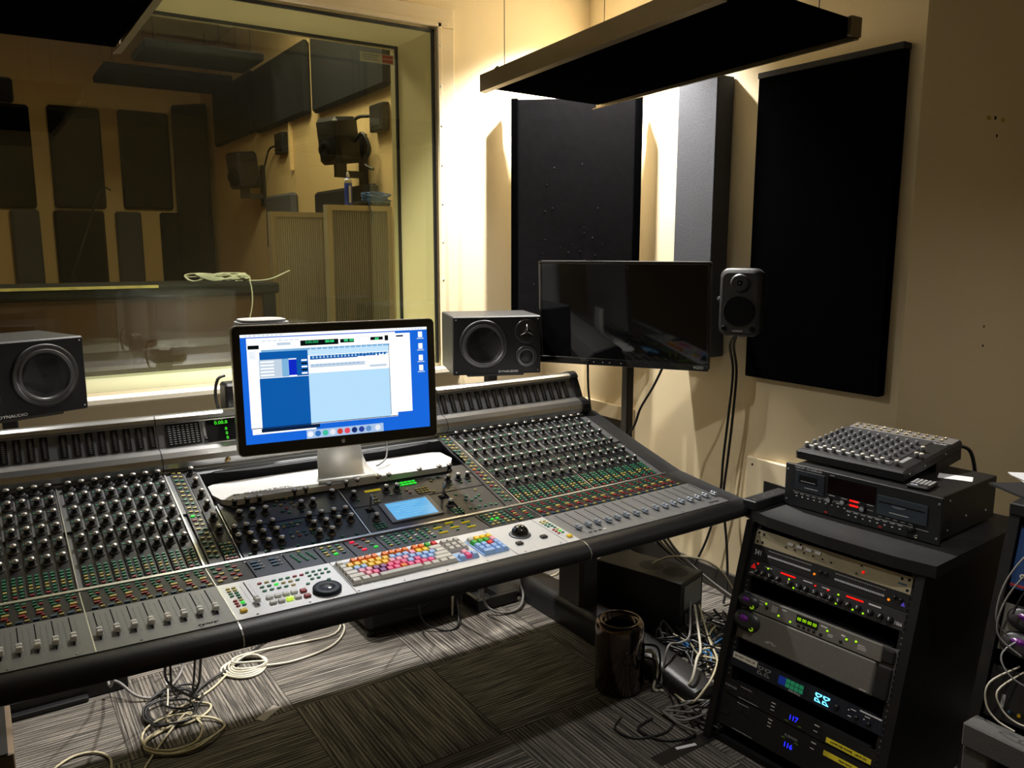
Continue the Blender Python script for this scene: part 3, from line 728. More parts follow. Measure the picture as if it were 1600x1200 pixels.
# transport and small silver-panel buttons
sb = MB()
def ob(x, s, k, w=.010, d=.006): sb.prism([(w/2*math.cos(a*PI/4), d/2*math.sin(a*PI/4)) for a in range(8)], 0, .003, BK.index(k), onS(x, s, .0014))
for (x0, dx) in ((.362, 0), (1.226, 0)):
    for r, ks in enumerate(('yy', 'yy', 'gg', 'gg', ' g', 'ry', 'rG', 'rg')):
        for q, k in enumerate(ks):
            if k != ' ': ob(x0+.013*q-.004, 1.655-.0125*r, k)
for r, ks in enumerate(('rygggrr'[:7], 'ggGyyg', 'ggggy')):
    for q, k in enumerate(ks): ob(.428+.0165*q, 1.650-.020*r, k, .011, .006)
for r, n_ in ((0, 4), (1, 4), (2, 2)):
    for q in range(n_): ob(.542+.0155*q, 1.655-.018*r, 'g', .010, .006)
for q in range(2): ob(.525+.05*q, 1.600, 'g', .010, .006)
sb.build('silver_panel_buttons', BMATS, con, kind='stuff')
tb = MB().box((-.0075, -.0065, 0), (.0075, .0065, .006), bev=.0015)
tbw, tbr, tby, tbb, tbg = (tb.mesh('transport_button', [m]) for m in (WHITE, BTN['r'], BTN['Y'], BLACK, BTN['w']))
for i in range(4): inst('transport_button', tbw, con, onS(.428+.0185*i, 1.574, .0014)); inst('transport_button', (led('lit_lime_button', '#d8ff40', .7) and MB().box((-.0075, -.0065, 0), (.0075, .0065, .006), bev=.0015).mesh('transport_button', [MATS['lit_lime_button']])) if i == 2 else tbw, con, onS(.428+.0185*i, 1.547, .0014))
inst('transport_button', tbr, con, onS(.5035, 1.570, .0014)); inst('transport_button', tbr, con, onS(.5035, 1.543, .0014))
inst('transport_button', tby, con, onS(.362, 1.540, .0014)); inst('transport_button', tby, con, onS(1.234, 1.536, .0014))
inst('trackball_button', tbb, con, onS(1.0862, 1.561, .0014) @ Matrix.Diagonal((1.3, 1.2, 1, 1))); inst('trackball_button', tbb, con, onS(1.1687, 1.566, .0014) @ Matrix.Diagonal((1.3, 1.2, 1, 1)))
for i in range(4): MB().box((-.005, -.003, 0), (.005, .003, .0012)).build('small_button', WHITE if i == 3 else BLACK, con, onS(1.305+.017*i, 1.532, .0014))
# jog wheel, trackball
JOG = mat('navy_jog_wheel', (.010, .018, .032), .5, spec=.25)
jw = MB().lathe([(.033, 0), (.033, .008), (.031, .010), (.016, .010), (.014, .008), (0, .008)], 40).build('jog_wheel', JOG, con, onS(.553, 1.552, .0014))
MB().lathe([(.006, .0085), (.005, .010), (0, .0085)], 16).build('finger_dimple', STEEL, jw, onS(.556, 1.545, .0014))
MB().lathe([(.031, 0), (.029, .003), (.027, .004)], 32).build('trackball_ring', SILD, con, onS(1.122, 1.612, .0014))
MB().lathe([(.0255*math.cos(a), .002+.0255*math.sin(a)) for a in [i*PI/16 for i in range(8)]]+[(0, .0275)], 32).build('trackball', mat('gloss_black', (.006, .006, .007), .06, coat=1.), con, onS(1.122, 1.612, .0014))
# keyboard: each key a part
KC = {'w': (.62, .60, .55), 's': (.50, .49, .45), 'O': (.85, .20, .008), 'Y': (.92, .58, .008), 'G': (.03, .42, .04), 'R': (.72, .015, .02), 'b': (.32, .52, .86), 'p': (.90, .36, .48), 'm': (.90, .11, .30), 'v': (.22, .05, .25)}
KMAT = {k: mat('keycap_'+n, KC[k], .4) for k, n in (('w', 'pale'), ('s', 'grey'), ('O', 'orange'), ('Y', 'yellow'), ('G', 'green'), ('R', 'red'), ('b', 'blue'), ('p', 'light_pink'), ('m', 'pink'), ('v', 'purple'))}
kme = {}
def key_mesh(w, k):
    if (w, k) not in kme:
        m = MB(); a, b = w/2-.0006, .0094; c, d = w/2-.0032, .0066
        m.add([(-a, -b, 0), (a, -b, 0), (a, b, 0), (-a, b, 0), (-c, -d+.001, .0085), (c, -d+.001, .0085), (c, d+.001, .0095), (-c, d+.001, .0095)],
              [(4, 5, 6, 7), (0, 1, 5, 4), (1, 2, 6, 5), (2, 3, 7, 6), (3, 0, 4, 7)])
        kme[(w, k)] = m.mesh('key', [KMAT[k]])
    return kme[(w, k)]
U = .0184; RS = .0195
kb = slab(.611, .892, 1.543, 1.664, .0012, .004).build('keyboard_base', mat('keyboard_base_grey', (.30, .30, .29), .5), con)
def key_row(x0, s, ks):
    x = x0
    for k in ks:
        wd = 1.
        if isinstance(k, tuple): k, wd = k
        if k != ' ': inst('key', key_mesh(round(wd*U, 4), k), kb, onS(x+wd*U/2, s, .004))
        x += wd*U
x0 = .613; s0 = 1.5515
key_row(x0, s0+5.2*RS, ['w', ' ']+list('OOOO')+[(' ', .5)]+list('OOOO')+[(' ', .5)]+list('OOGR'))
key_row(x0, s0+4*RS, list('wYYYYYYbbbpYY')+[('w', 2.)])
key_row(x0, s0+3*RS, [('w', 1.5)]+list('bbYYYpppbbbb')+[('w', 1.5)])
key_row(x0, s0+2*RS, [('w', 1.75)]+list('ppvvmmmbmbb')+[('w', 2.25)])
key_row(x0, s0+RS, [('w', 2.25)]+list('pmvmmOmmmm')+[('w', 2.75)])
key_row(x0, s0, [('w', 1.25)]*3+[('s', 6.25)]+[('w', 1.25)]*4)
nv = slab(.894, .951, 1.595, 1.662, .0012, .004).build('navigation_base', MATS['keyboard_base_grey'], con)
kb = nv
for r in range(3): key_row(.8965, 1.604+RS*r+(.005 if r == 2 else 0), list('sss'))
ab = slab(.893, .951, 1.541, 1.583, .0012, .004).build('arrow_key_base', MATS['keycap_blue'], con); kb = ab
key_row(.8965, 1.552, list('bmb')); key_row(.8965+U, 1.552+RS, ['p'])
nb = slab(.964, 1.042, 1.541, 1.64, .0012, .004).build('numeric_key_base', MATS['keycap_blue'], con); kb = nb
key_row(.967, 1.551, [('b', 2.), 'b', 'b']); key_row(.967, 1.551+RS, list('bbbb')); key_row(.967, 1.551+2*RS, list('bbRb')); key_row(.967, 1.551+3*RS, list('GGGp')); key_row(.967, 1.551+4*RS, list('sYYY'))
# meter bridge
br = [(2.252, .872), (2.243, .882), (2.240, .897), (2.244, .912), (2.256, .925), (2.274, .931), (2.287, .933), (2.322, .998), (2.318, 1.004), (2.320, 1.014), (2.330, 1.021), (2.345, 1.022), (2.44, 1.0), (2.49, .96), (2.49, .85), (2.3, .86)]
def bridge(x0, x1, name):
    o = sweep(br, x0, x1, sm=False).build(name, BAR, con); return o
BS0, BZ0, BDS, BDZ = 2.287, .933, .035, .065
bd = bridge(CX0, CX1-.004, 'meter_bridge')
BA = math.atan2(BDZ, BDS)
def onBr(x, t, h=0.):            # t 0..1 up the bridge face
    s = BS0+BDS*t; z = BZ0+BDZ*t
    return T((x, s+bow(x)-h*math.sin(BA), z+h*math.cos(BA))) @ RX(BA)
def brslab(x0, x1, t0, t1, h0, h1):
    q = []
    for (t, h) in ((t0, h0), (t1, h0), (t1, h1), (t0, h1)):
        q.append((BS0+BDS*t-h*math.sin(BA), BZ0+BDZ*t+h*math.cos(BA)))
    return sweep(q, x0, x1)
for (x0, x1) in ((CX0+.004, SL-.003), (SL+.003, SR-.003), (SR+.003, CX1-.012)):
    brslab(x0, x1, .02, .97, -.004, .001).build('bridge_face', mat('bridge_face_grey', (.125, .128, .135), .5, .1), bd)
for x in (SL, SR):
    sweep([(a-.001, z+.0006) for a, z in br[:11]], x-.0012, x+.0012, n=1, caps=False).build('bridge_seam', GASKET, bd)
L_ = math.hypot(BDS, BDZ)
ms = MB().box((-.0095, .06*L_, 0), (.0095, .94*L_, .0016), bev=.0006).mesh('meter_strip', [METB])
mk = MB()
for x in [a+.004 for a in CHX]+[b_ for b_ in CHR]:
    inst('meter_strip', ms, bd, onBr(x, 0, .001))
    for q in range(11): mk.box((-.004, (.12+.072*q)*L_, .0024), (.004, (.12+.072*q)*L_+.0012, .0030), 0, onBr(x, 0, .001)); mk.box((-.0008, (.15+.072*q)*L_, .0024), (.0008, (.15+.072*q)*L_+.0014, .003), 0, onBr(x, 0, .001))
mk.build('meter_marks', mat('dim_meter_print', (.13, .115, .10), .6), bd, kind='stuff')
MB().box((-.047, .05*L_, 0), (.047, .95*L_, .0016)).build('indicator_matrix', METB, bd, onBr(.412, 0, .001))
md = MB()
for i in range(7):
    for q in range(9): md.box((-.041+.0125*i, (.12+.09*q)*L_, .0016), (-.034+.0125*i, (.12+.09*q)*L_+.0012, .0022), 0, onBr(.412, 0, .001))
md.build('matrix_marks', PRINT, bd, kind='stuff')
MB().box((-.035, .05*L_, 0), (.07, .95*L_, .0016)).build('time_display', MATTE, bd, onBr(.512, 0, .001))
text('0.00.0', .0145, GREENL, onBr(.520, .80, .0030), bd, name='green_digits', squash=1.1)
for t in (.52, .33, .14): text('0', .013, GREENL, onBr(.532, t, .0030), bd, name='green_digits', squash=1.1)
text('Time Code', .006, PRINT, onBr(.513, .94, .0030), bd)
MB().box((-.003, .3*L_, 0), (.003, .9*L_, .0012)).build('legend_strip', GPRINT, bd, onBr(.470, 0, .0012))
MB().lathe([(.0045, 0), (.004, .004), (0, .004)], 12).build('small_knob', BLACK, bd, onBr(.472, .18, .001))
for (x0, x1) in ((CX1-.004, CX1+.028), (CX0-.03, CX0)):
    sweep([(a-.006 if i < 9 else a, z+(.004 if 6 < i < 12 else 0)) for i, (a, z) in enumerate(br)], x0, x1, n=1).build('bridge_end_cap', LEATH, bd)
# legs, feet
LEG = mat('black_powder_coat', (.011, .011, .012), .38, noise=(60, .3), bump=(300, .2))
for xf in (1.865, -.24):
    MB().box((xf-.045, 2.20, .09), (xf+.045, 2.36, .66), bev=.015).build('leg_column', mat('dark_grey_casting', (.06, .058, .055), .45, .2), con)
    q = MB(); N = 14; k = 10; vs = []
    for i in range(N+1):
        u = i/N; y = 2.62-1.03*u
        h = .105 if u < .55 else .105-.055*((u-.55)/.45)
        if u > .93: h *= .8
        wd = .062 if u < .93 else .05
        if u < .05: wd *= .8
        for j in range(k):
            a = PI*j/(k-1); vs.append((xf+wd*0+wd*1.12*math.copysign(abs(math.cos(a))**.5, math.cos(a)), y, .004+h*abs(math.sin(a))**.5))
    fs = [(i*k+j, i*k+j+1, (i+1)*k+j+1, (i+1)*k+j) for i in range(N) for j in range(k-1)]
    q.add(vs, fs, 0, True); q.add(vs[:k], [tuple(range(k))]); q.add(vs[-k:], [tuple(range(k))[::-1]])
    q.build('foot', LEG, con)
# ------------------------------------------------------------------ computer display
DM = facing((.806, 2.069, 1.1086), math.radians(-6.77), math.radians(2.9))
dsp = thing('computer_display', 'large silver computer display showing a blue editing screen on the console', 'monitor', DM)
W_, H_ = .594, .366
MB().prism(rrect(W_, H_, .016), 0, .022, M=RX(PI/2) @ T((0, 0, -.022))).build('shell', ALU, dsp, DM)
MB().prism(rrect(W_-.006, H_-.006, .014), 0, .003, M=RX(PI/2)).build('glass_front', mat('black_display_glass', (.004, .004, .006), .08, coat=.3), dsp, DM)
SX0, SX1, SZ1, SZ0 = -.2740, .2720, .158, -.149
def scr(u0, v0, u1, v1, m, d, name, par):
    x0 = SX0+(SX1-SX0)*u0; x1 = SX0+(SX1-SX0)*u1; z1 = SZ1+(SZ0-SZ1)*v0; z0 = SZ1+(SZ0-SZ1)*v1
    y = -.0031-.00008*d
    return MB().quad((x0, y, z0), (x1, y, z0), (x1, y, z1), (x0, y, z1)).build(name, m, par, DM)
def sm(n, c, s=1.): return mat('screen_'+n, (0, 0, 0), .3, emit=c, es=s, spec=.3)
SB, SWH, SPB, SDB, SNV, SGY, SBB, SBK, SRU = sm('desktop_blue', '#1667dc', 1.0), sm('white', '#ffffff', 1.12), sm('pale_blue', '#b4dcf8', 1.05), sm('deep_blue', '#0a5cb0', .95), sm('navy', '#0b2348', .8), sm('grey', '#c4d4e4', 1.), sm('bright_blue', '#0a28c8', 1.), sm('black', '#0a1418', .6), sm('ruler_blue', '#7fb4dc', 1.)
SGR = sm('green', '#2fd07a', .9); SDK = sm('dock', '#a8c4e8', 1.)
sw = scr(0, 0, 1, 1, SB, 0, 'screen_picture', dsp)
for a in ((0, 0, 1, .026, SWH, 1, 'menu_bar'), (.045, .05, .90, .825, SWH, 1, 'rear_window'), (.035, .80, .36, .915, SWH, 1, 'rear_window'), (.03, .035, .815, .865, SWH, 2, 'editor_window'),
          (.30, .075, .50, .125, SBK, 3, 'counter_panel'), (.51, .080, .585, .115, SBK, 3, 'counter_panel'), (.675, .075, .745, .105, SBK, 3, 'counter_panel'), (.755, .065, .775, .115, SBK, 3, 'counter_panel'), (.035, .10, .09, .135, SBK, 3, 'counter_panel'),
          (.18, .085, .25, .11, SGY, 3, 'tool_row'), (.10, .145, .78, .165, SRU, 3, 'ruler'), (.09, .165, .335, .235, SDB, 3, 'track_header'), (.335, .165, .775, .215, SPB, 3, 'timeline'),
          (.345, .222, .77, .240, SRU, 4, 'waveform'), (.345, .245, .60, .258, SDB, 4, 'waveform'), (.60, .228, .70, .250, SDB, 4, 'waveform'), (.335, .385, .775, .862, SPB, 3, 'empty_edit_area'), (.085, .405, .335, .875, SDB, 3, 'track_background'),
          (.085, .235, .20, .40, SGY, 3, 'track_list'), (.20, .235, .235, .40, SRU, 4, 'track_list'), (.205, .245, .275, .39, SBB, 3, 'track_level'), (.275, .235, .335, .40, SDB, 3, 'track_list'),
          (.345, .300, .64, .335, SGY, 4, 'clip_row'), (.665, .340, .76, .362, SGY, 4, 'clip_row'), (.775, .15, .7775, .84, SNV, 4, 'pane_divider'), (.08, .865, .38, .90, SNV, 4, 'status_bar'), (.03, .855, .815, .862, SNV, 4, 'window_edge'),
          (.308, .918, .728, 1.0, SDK, 3, 'dock'), (.82, .07, .86, .085, SNV, 3, 'clip_row')):
    scr(*a[:4], a[4], a[5], a[6], sw)
for k in range(14): scr(.35+.030*k, .150, .353+.030*k, .165, SWH, 5, 'ruler_tick', sw)
for k in range(22): scr(.348+.019*k, .226-.002*(k % 3), .358+.019*k, .246+.003*(k % 4), SDB, 5, 'waveform', sw)
for k in range(3): scr(.335, .168+.016*k, .775, .170+.016*k, SWH, 5, 'timeline_rule', sw)
for k in range(7): scr(.105+.028*k, .060, .125+.028*k, .068, SGY, 5, 'tool_icon', sw); scr(.60+.010*k, .062+.004*(k % 2), .606+.010*k, .070, SGY, 5, 'tool_icon', sw)
for k in range(6): scr(.040, .155+.012*k, .072, .160+.012*k, SGY, 5, 'side_list_row', sw)
for k in range(9): scr(.02+.022*k, .008, .034+.022*k, .018, SGY, 5, 'menu_word', sw); scr(.82+.018*k, .008, .83+.018*k, .018, SGY, 5, 'menu_word', sw)
for k in range(12): scr(.352+.022*k, .308, .366+.022*k, .316, SRU, 6, 'clip_detail', sw)
for r in range(5): scr(.092, .25+.03*r, .16, .262+.03*r, SWH, 5, 'track_name', sw); scr(.30, .25+.03*r, .33, .265+.03*r, SBK if r % 2 else SWH, 5, 'track_button', sw)
text('0:00.000', .011, SGR, DM @ T((SX0+.36*(SX1-SX0), -.0035, SZ1+.094*(SZ0-SZ1))) @ RX(PI/2), sw, name='counter_digits', ext=0)
for u in (.43, .455, .53, .56, .70): scr(u, .083, u+.022, .105, SGR, 5, 'counter_lamp', sw)
for k, c in enumerate(('#f0f4ff', '#3070c0', '#40c0a0', '#e8e8f0', '#d04030', '#e84858', '#182c68', '#2a3f98', '#6090c8', '#e8ecf4')):
    u = .328+.0395*k+(.012 if k == 9 else 0)
    x = SX0+(SX1-SX0)*u; z = SZ1+(SZ0-SZ1)*.958
    MB().prism([(.0085*math.cos(a*PI/8), .0085*math.sin(a*PI/8)) for a in range(16)], 0, .0001, M=T((x, -.0037, z)) @ RX(PI/2)).build('dock_icon', sm('icon_'+c[1:], c, 1.), sw, DM)
for v in (.045, .16, .275, .375):
    scr(.948, v, .972, v+.055, SWH, 3, 'desktop_icon', sw); scr(.94, v+.062, .98, v+.072, SGY, 3, 'icon_caption', sw)
# fruit mark on the chin: two lobes with a bite and a leaf
ap = [(0, .0040), (.0016, .0048), (.0034, .0044), (.0042, .0032), (.0034, .0022), (.0032, .0010), (.0040, -.0002), (.0036, -.0020), (.0024, -.0040), (.0012, -.0046), (0, -.0041), (-.0012, -.0046), (-.0026, -.0038), (-.0040, -.0014), (-.0044, .0012), (-.0038, .0036), (-.0022, .0048)]
def fruit(M, k, m, parent):
    q = MB().prism([(x*k, y*k) for x, y in ap[::-1]], 0, .0003, M=M)
    q.prism([(0, .0052*k), (.0002*k, .0066*k), (.0014*k, .0078*k), (.0018*k, .0078*k), (.0014*k, .0062*k)], 0, .0003, M=M)
    return q.build('fruit_logo', m, parent)
fruit(DM @ T((.0, -.0031, -.166)) @ RX(PI/2), 1.25, mat('silver_logo', (.75, .75, .75), .5), dsp)
MB().box((-.008, -.0033, .168), (.008, -.003, .172)).build('camera_slot', mat('grey_lens', (.05, .05, .06), .2), dsp, DM)
# aluminium stand
SMx = T((.818, 2.103, 0)) @ RZ(math.radians(-6.77))
path = [(.030, 1.02, .128), (.034, .93, .130), (.033, .905, .132), (.028, .886, .136), (.018, .868, .142), (.002, .852, .150), (-.02, .842, .160), (-.045, .8372, .170), (-.065, .8355, .180), (-.082, .8352, .188)]
vs = []
for (y, z, wd) in path:
    for (dx, dz) in ((-wd/2, 0), (wd/2, 0), (wd/2, -.006), (-wd/2, -.006)):
        vs.append((dx, y+(dz if z > .86 else 0)*-1, z+(dz if z <= .86 else 0)))
q = MB().add(vs, [(i*4+j, i*4+(j+1) % 4, i*4+4+(j+1) % 4, i*4+4+j) for i in range(len(path)-1) for j in range(4)], 0, True)
q.add(vs[:4], [(0, 1, 2, 3)]).add(vs[-4:], [(3, 2, 1, 0)])
q.build('stand', mat('pale_satin_aluminium', (.74, .74, .73), .5, .5), dsp, SMx)
cable([(.98, 2.16, .92), (.985, 2.15, .89), (.97, 2.125, .855), (.94, 2.105, .842), (.925, 2.10, .840)], .0028, mat('grey_lead', (.25, .25, .25), .4), 'thin grey lead hanging behind the display onto the white tray', k=8)
# pale device behind display
pd = thing('desk_speaker', 'pale grey rounded device peeking up behind the computer display', 'device', (.72, 2.42, 1.0))
MB().prism(rrect(.155, .14, .045, 6), 0, .262, M=T((.688, 2.42, 1.012))).prism(rrect(.140, .13, .045, 6), .262, .270, M=T((.688, 2.42, 1.012))).build('rounded_case', mat('pale_grey_plastic', (.22, .22, .23), .5), pd)
MB().box((.63, 2.37, 1.0), (.75, 2.47, 1.012)).build('rubber_base', BLACK, pd)
bx = thing('cable_adapter', 'small black adapter with loose leads left of the display', 'adapter', (.60, 2.62, .95))
MB().box((.60, 2.56, .96), (.66, 2.64, 1.06), bev=.008).build('case', BLACK, bx)
MB().tube(smooth([(.60, 2.56, 1.09), (.575, 2.55, 1.08), (.565, 2.55, 1.03), (.575, 2.55, .97)]), .005, 6).build('lead', KCAB, bx)
MB().cyl((.63, 2.60, .85), (.63, 2.60, .96), .02, 8).build('support', BLACK, bx)
# gooseneck lamp socket on the bridge
gs = thing('lamp_socket', 'small brass socket on the console ledge below the display', 'socket', (.507, 2.24, .88))
MB().cyl((.500, 2.262, .876), (.520, 2.235, .892), .006, 10).build('socket_body', mat('brass', (.55, .38, .16), .3, .9), gs)

# ------------------------------------------------------------------ studio monitors
def driver(r, ring, M, parent, name, cone=CONE):
    o = MB().lathe([(r*1.22, 0), (r*1.22, .003), (r*1.05, .005)], 40, M=M).build(name, RUBR, parent)
    return o
def studio_monitor(M, flip, label, pole):
    t = thing('studio_monitor', label, 'speaker', M, 'pair of black studio monitors behind the console')
    w, h, d = .367, .238, .30
    MB().box((-w/2, 0, -h/2), (w/2, d, h/2), bev=.004).build('cabinet', mat('black_ash_cabinet', (.014, .014, .015), .5, noise=(90, .4)), t, M)
    MB().box((-w/2+.003, -.004, -h/2+.003), (w/2-.003, 0, h/2-.003), bev=.002).build('baffle', mat('black_baffle', (.006, .006, .0065), .55, spec=.2), t, M)
    s = -1 if flip else 1
    FM = lambda x, z: M @ T((x*s, -.004, z)) @ RX(PI/2)
    wf = MB().lathe([(.100, 0), (.100, .004), (.092, .006), (.086, .003), (.083, .006), (.076, .009), (.071, .004), (.069, .001)], 44, mis=[0, 0, 0, 1, 2, 2, 0]).build('woofer', [RING, mat('polished_ring', (.10, .10, .105), .35, .8), RUBR], t, FM(-.058, .005))
    MB().lathe([(.070, .001), (.05, -.012), (.030, -.02), (.028, -.012), (.018, -.002), (0, .002)], 36).build('cone', CONE, wf, FM(-.058, .005))
    md = MB().lathe([(.046, 0), (.046, .003), (.040, .005), (.036, .002), (.034, .005), (.029, .006), (.027, .001)], 36, mis=[0, 0, 0, 1, 2, 2]).build('midrange', [RING, MATS['polished_ring'], RUBR], t, FM(.122, -.048))
    MB().lathe([(.027, .001), (.018, -.006), (.010, -.004), (0, 0)], 28).build('cone', CONE, md, FM(.122, -.048))
    tw = MB().lathe([(.050, 0), (.050, .002), (.047, .003), (.016, .001), (.014, 0)], 36).build('tweeter_plate', mat('tweeter_black', (.006, .006, .006), .3), t, FM(.122, .055))
    MB().lathe([(.014, 0), (.010, .006), (0, .009)], 20).build('dome', CONE, tw, FM(.122, .055))
    g = MB()
    for k in range(3):
        a = PI/2+k*2*PI/3
        g.cyl((.004*math.cos(a), .004*math.sin(a), .011), (.030*math.cos(a), .030*math.sin(a), .003), .0016, 6)
    g.build('dome_guard', STEEL, tw, FM(.122, .055))
    text('DYNAUDIO', .013, PRINT, FM((.045 if not flip else .045), -.108) if not flip else M @ T((-.045, -.0045, -.108)) @ RX(PI/2), t, squash=1.2)
    for x in (-.17, .17):
        for z in (-.106, .106): MB().lathe([(.003, 0), (.002, .001)], 8).build('baffle_screw', GPRINT, t, FM(x, z))
    P = M @ Vector((0, .14, -h/2))
    sd = thing('speaker_stand', pole, 'speaker stand', (P.x, P.y, 0), 'stands carrying the studio monitors')
    MB().box((-.12, .03, -h/2-.012), (.12, .25, -h/2), bev=.003).build('top_plate', BLACK, sd, M)
    MB().box((P.x-.022, P.y-.022, .02), (P.x+.022, P.y+.022, P.z-.012), bev=.004).build('pole', BLACK, sd)
    MB().box((P.x-.14, P.y-.13, 0), (P.x+.14, P.y+.13, .02), bev=.004).build('base_plate', BLACK, sd)
    return t
studio_monitor(facing((1.700, 2.62, 1.112), math.radians(-20.4)), False, 'black three-way studio monitor on a stand beside the television', 'black stand under the studio monitor beside the television')
studio_monitor(facing((.045, 2.720, 1.105), math.radians(20)), True, 'black studio monitor in front of the window at the console end', 'black stand under the studio monitor in front of the window')
# small monitor by the right wall
GM = facing((2.335, 1.925, 1.300), math.radians(-65)) @ Matrix.Diagonal((1.12, 1.0, 1.08, 1))
gn = thing('compact_monitor', 'small rounded dark grey speaker beside the television', 'speaker', GM)
GENM = mat('dark_grey_cast_aluminium', (.026, .027, .029), .45, noise=(200, .3))
q = MB(); sec = []
for (y, w, h, r) in ((.0, .118, .205, .022), (.004, .134, .226, .026), (.02, .142, .238, .03), (.07, .140, .236, .034), (.12, .118, .20, .04), (.135, .09, .16, .04)):
    pl = rrect(w, h, r, 5); sec.append([(x, y+(.006*(abs(x)/.07)**2 if y < .01 else 0)+(.012*((z-.03)/.1)**2 if (y < .01 and z > .03) else 0), z) for x, z in pl])
n = len(sec[0]); vs = [p for s_ in sec for p in s_]
q.add(vs, [(i*n+j, i*n+n+j, i*n+n+(j+1) % n, i*n+(j+1) % n) for i in range(len(sec)-1) for j in range(n)], 0, True)
q.add(sec[0], [tuple(range(n))[::-1]], 0).add(sec[-1], [tuple(range(n))], 0)
q.build('shell', GENM, gn, GM)
GF = lambda x, z: GM @ T((x, -.001, z)) @ RX(PI/2)
MB().lathe([(.052, .001), (.0505, .003), (.049, .001), (.03, -.001), (0, .001)], 36).build('woofer_grille', MATTE, gn, GF(0, -.030))
MB().lathe([(.032, .0), (.024, .0015), (.013, -.004)], 30).build('waveguide', GENM, gn, GF(.0, .068))
MB().lathe([(.011, -.003), (.0095, .0005), (.004, .0015), (0, .0018)], 20).build('tweeter_dome', MATTE, gn, GF(0, .068))
MB().lathe([(.0035, .001), (.003, .003), (0, .0035)], 10).build('dome_tip', BRONZE, gn, GF(.0, .068))
for x in (-.048, .048): MB().lathe([(.0095, .001), (.0085, .004), (0, .004)], 14).build('corner_dial', MATTE, gn, GF(x, -.090))
text('GENELEC', .0085, PRINT, GF(0, -.099) @ T((0, 0, .0025)), gn)
MB().lathe([(.014, 0), (.012, .008), (0, .010)], 14).build('foot_screw', STEEL, gn, GM @ T((0, .05, -.119)) @ RX(PI))
q = MB(); a = GM @ Vector((0, .13, 0)); q.cyl(a, (2.44, 2.12, a.z), .012, 8); q.cyl((2.44, 2.12, a.z), (2.597, 2.155, a.z), .012, 8); q.box((2.585, 2.11, a.z-.05), (2.599, 2.19, a.z+.05)); q.build('wall_bracket', BLACK, gn)

# ------------------------------------------------------------------ television on a pole stand
TM = facing((2.18, 2.412, 1.230), math.radians(-57.1), math.radians(-3))
tv = thing('television', 'switched off black television on a pole stand in the corner', 'television', TM)
tw_, th_ = .73, .44
MB().box((-tw_/2, .0, -th_/2), (tw_/2, .035, th_/2), bev=.006).box((-.22, .035, -.15), (.22, .06, .13), bev=.01).build('housing', BLACK, tv, TM)
MB().box((-tw_/2+.0, -.006, -th_/2), (tw_/2, 0, -th_/2+.030), bev=.002).box((-tw_/2, -.006, th_/2-.012), (tw_/2, 0, th_/2), bev=.002).box((-tw_/2, -.006, -th_/2+.03), (-tw_/2+.012, 0, th_/2-.012), bev=.002).box((tw_/2-.012, -.006, -th_/2+.03), (tw_/2, 0, th_/2-.012), bev=.002).build('bezel', mat('gloss_black_bezel', (.008, .008, .008), .12, coat=.5), tv, TM)
MB().quad((-tw_/2+.012, -.0022, -th_/2+.03), (tw_/2-.012, -.0022, -th_/2+.03), (tw_/2-.012, -.0022, th_/2-.012), (-tw_/2+.012, -.0022, th_/2-.012)).build('screen', mat('dark_screen', (.003, .003, .0035), .04, spec=.5), tv, TM)
text('VIZIO', .016, PRINT, TM @ T((tw_/2-.04, -.0064, -th_/2+.014)) @ RX(PI/2), tv)
for x in (-.12, -.08, -.05, .0): MB().box((x, -.0066, -th_/2+.013), (x+.004, -.006, -th_/2+.015)).build('status_light', PRINT, tv, TM)
ps = thing('television_stand', 'black square pole stand holding up the television', 'stand', (2.26, 2.453, 0))
MB().box((2.242, 2.434, .03), (2.280, 2.472, 1.28), bev=.003).build('pole', BLK2, ps)
MB().box((2.236, 2.428, 1.12), (2.286, 2.478, 1.30), bev=.003).box((2.225, 2.440, 1.17), (2.245, 2.462, 1.24)).build('mount_plate', BLK2, ps)
MB().box((2.19, 2.36, 0), (2.44, 2.60, .03), bev=.004).build('base_plate', BLK2, ps)
cable([(2.10, 2.53, 1.03), (2.13, 2.56, .9), (2.18, 2.60, .78), (2.22, 2.62, .66), (2.25, 2.63, .5)], .005, KCAB, 'black lead hanging from the television, nearer the studio monitor')
cable([(2.29, 2.27, 1.02), (2.275, 2.31, .93), (2.262, 2.37, .83), (2.255, 2.405, .74), (2.24, 2.50, .60)], .0055, KCAB, 'black lead slanting from the television to its pole')
cable([(2.40, 1.98, 1.18), (2.45, 2.06, 1.12), (2.52, 2.10, 1.0), (2.52, 2.115, .80), (2.53, 2.14, .62), (2.54, 2.16, .45), (2.53, 2.21, .25), (2.50, 2.26, .1), (2.45, 2.28, .01)], .0055, KCAB, 'black lead falling from the small grey speaker, bending away at the floor')
cable([(2.405, 1.975, 1.18), (2.46, 2.05, 1.12), (2.53, 2.09, 1.0), (2.53, 2.10, .80), (2.535, 2.12, .62), (2.53, 2.13, .45), (2.53, 2.10, .25), (2.52, 2.08, .1), (2.48, 2.06, .01)], .0055, KCAB, 'black lead falling straight down from the small grey speaker')

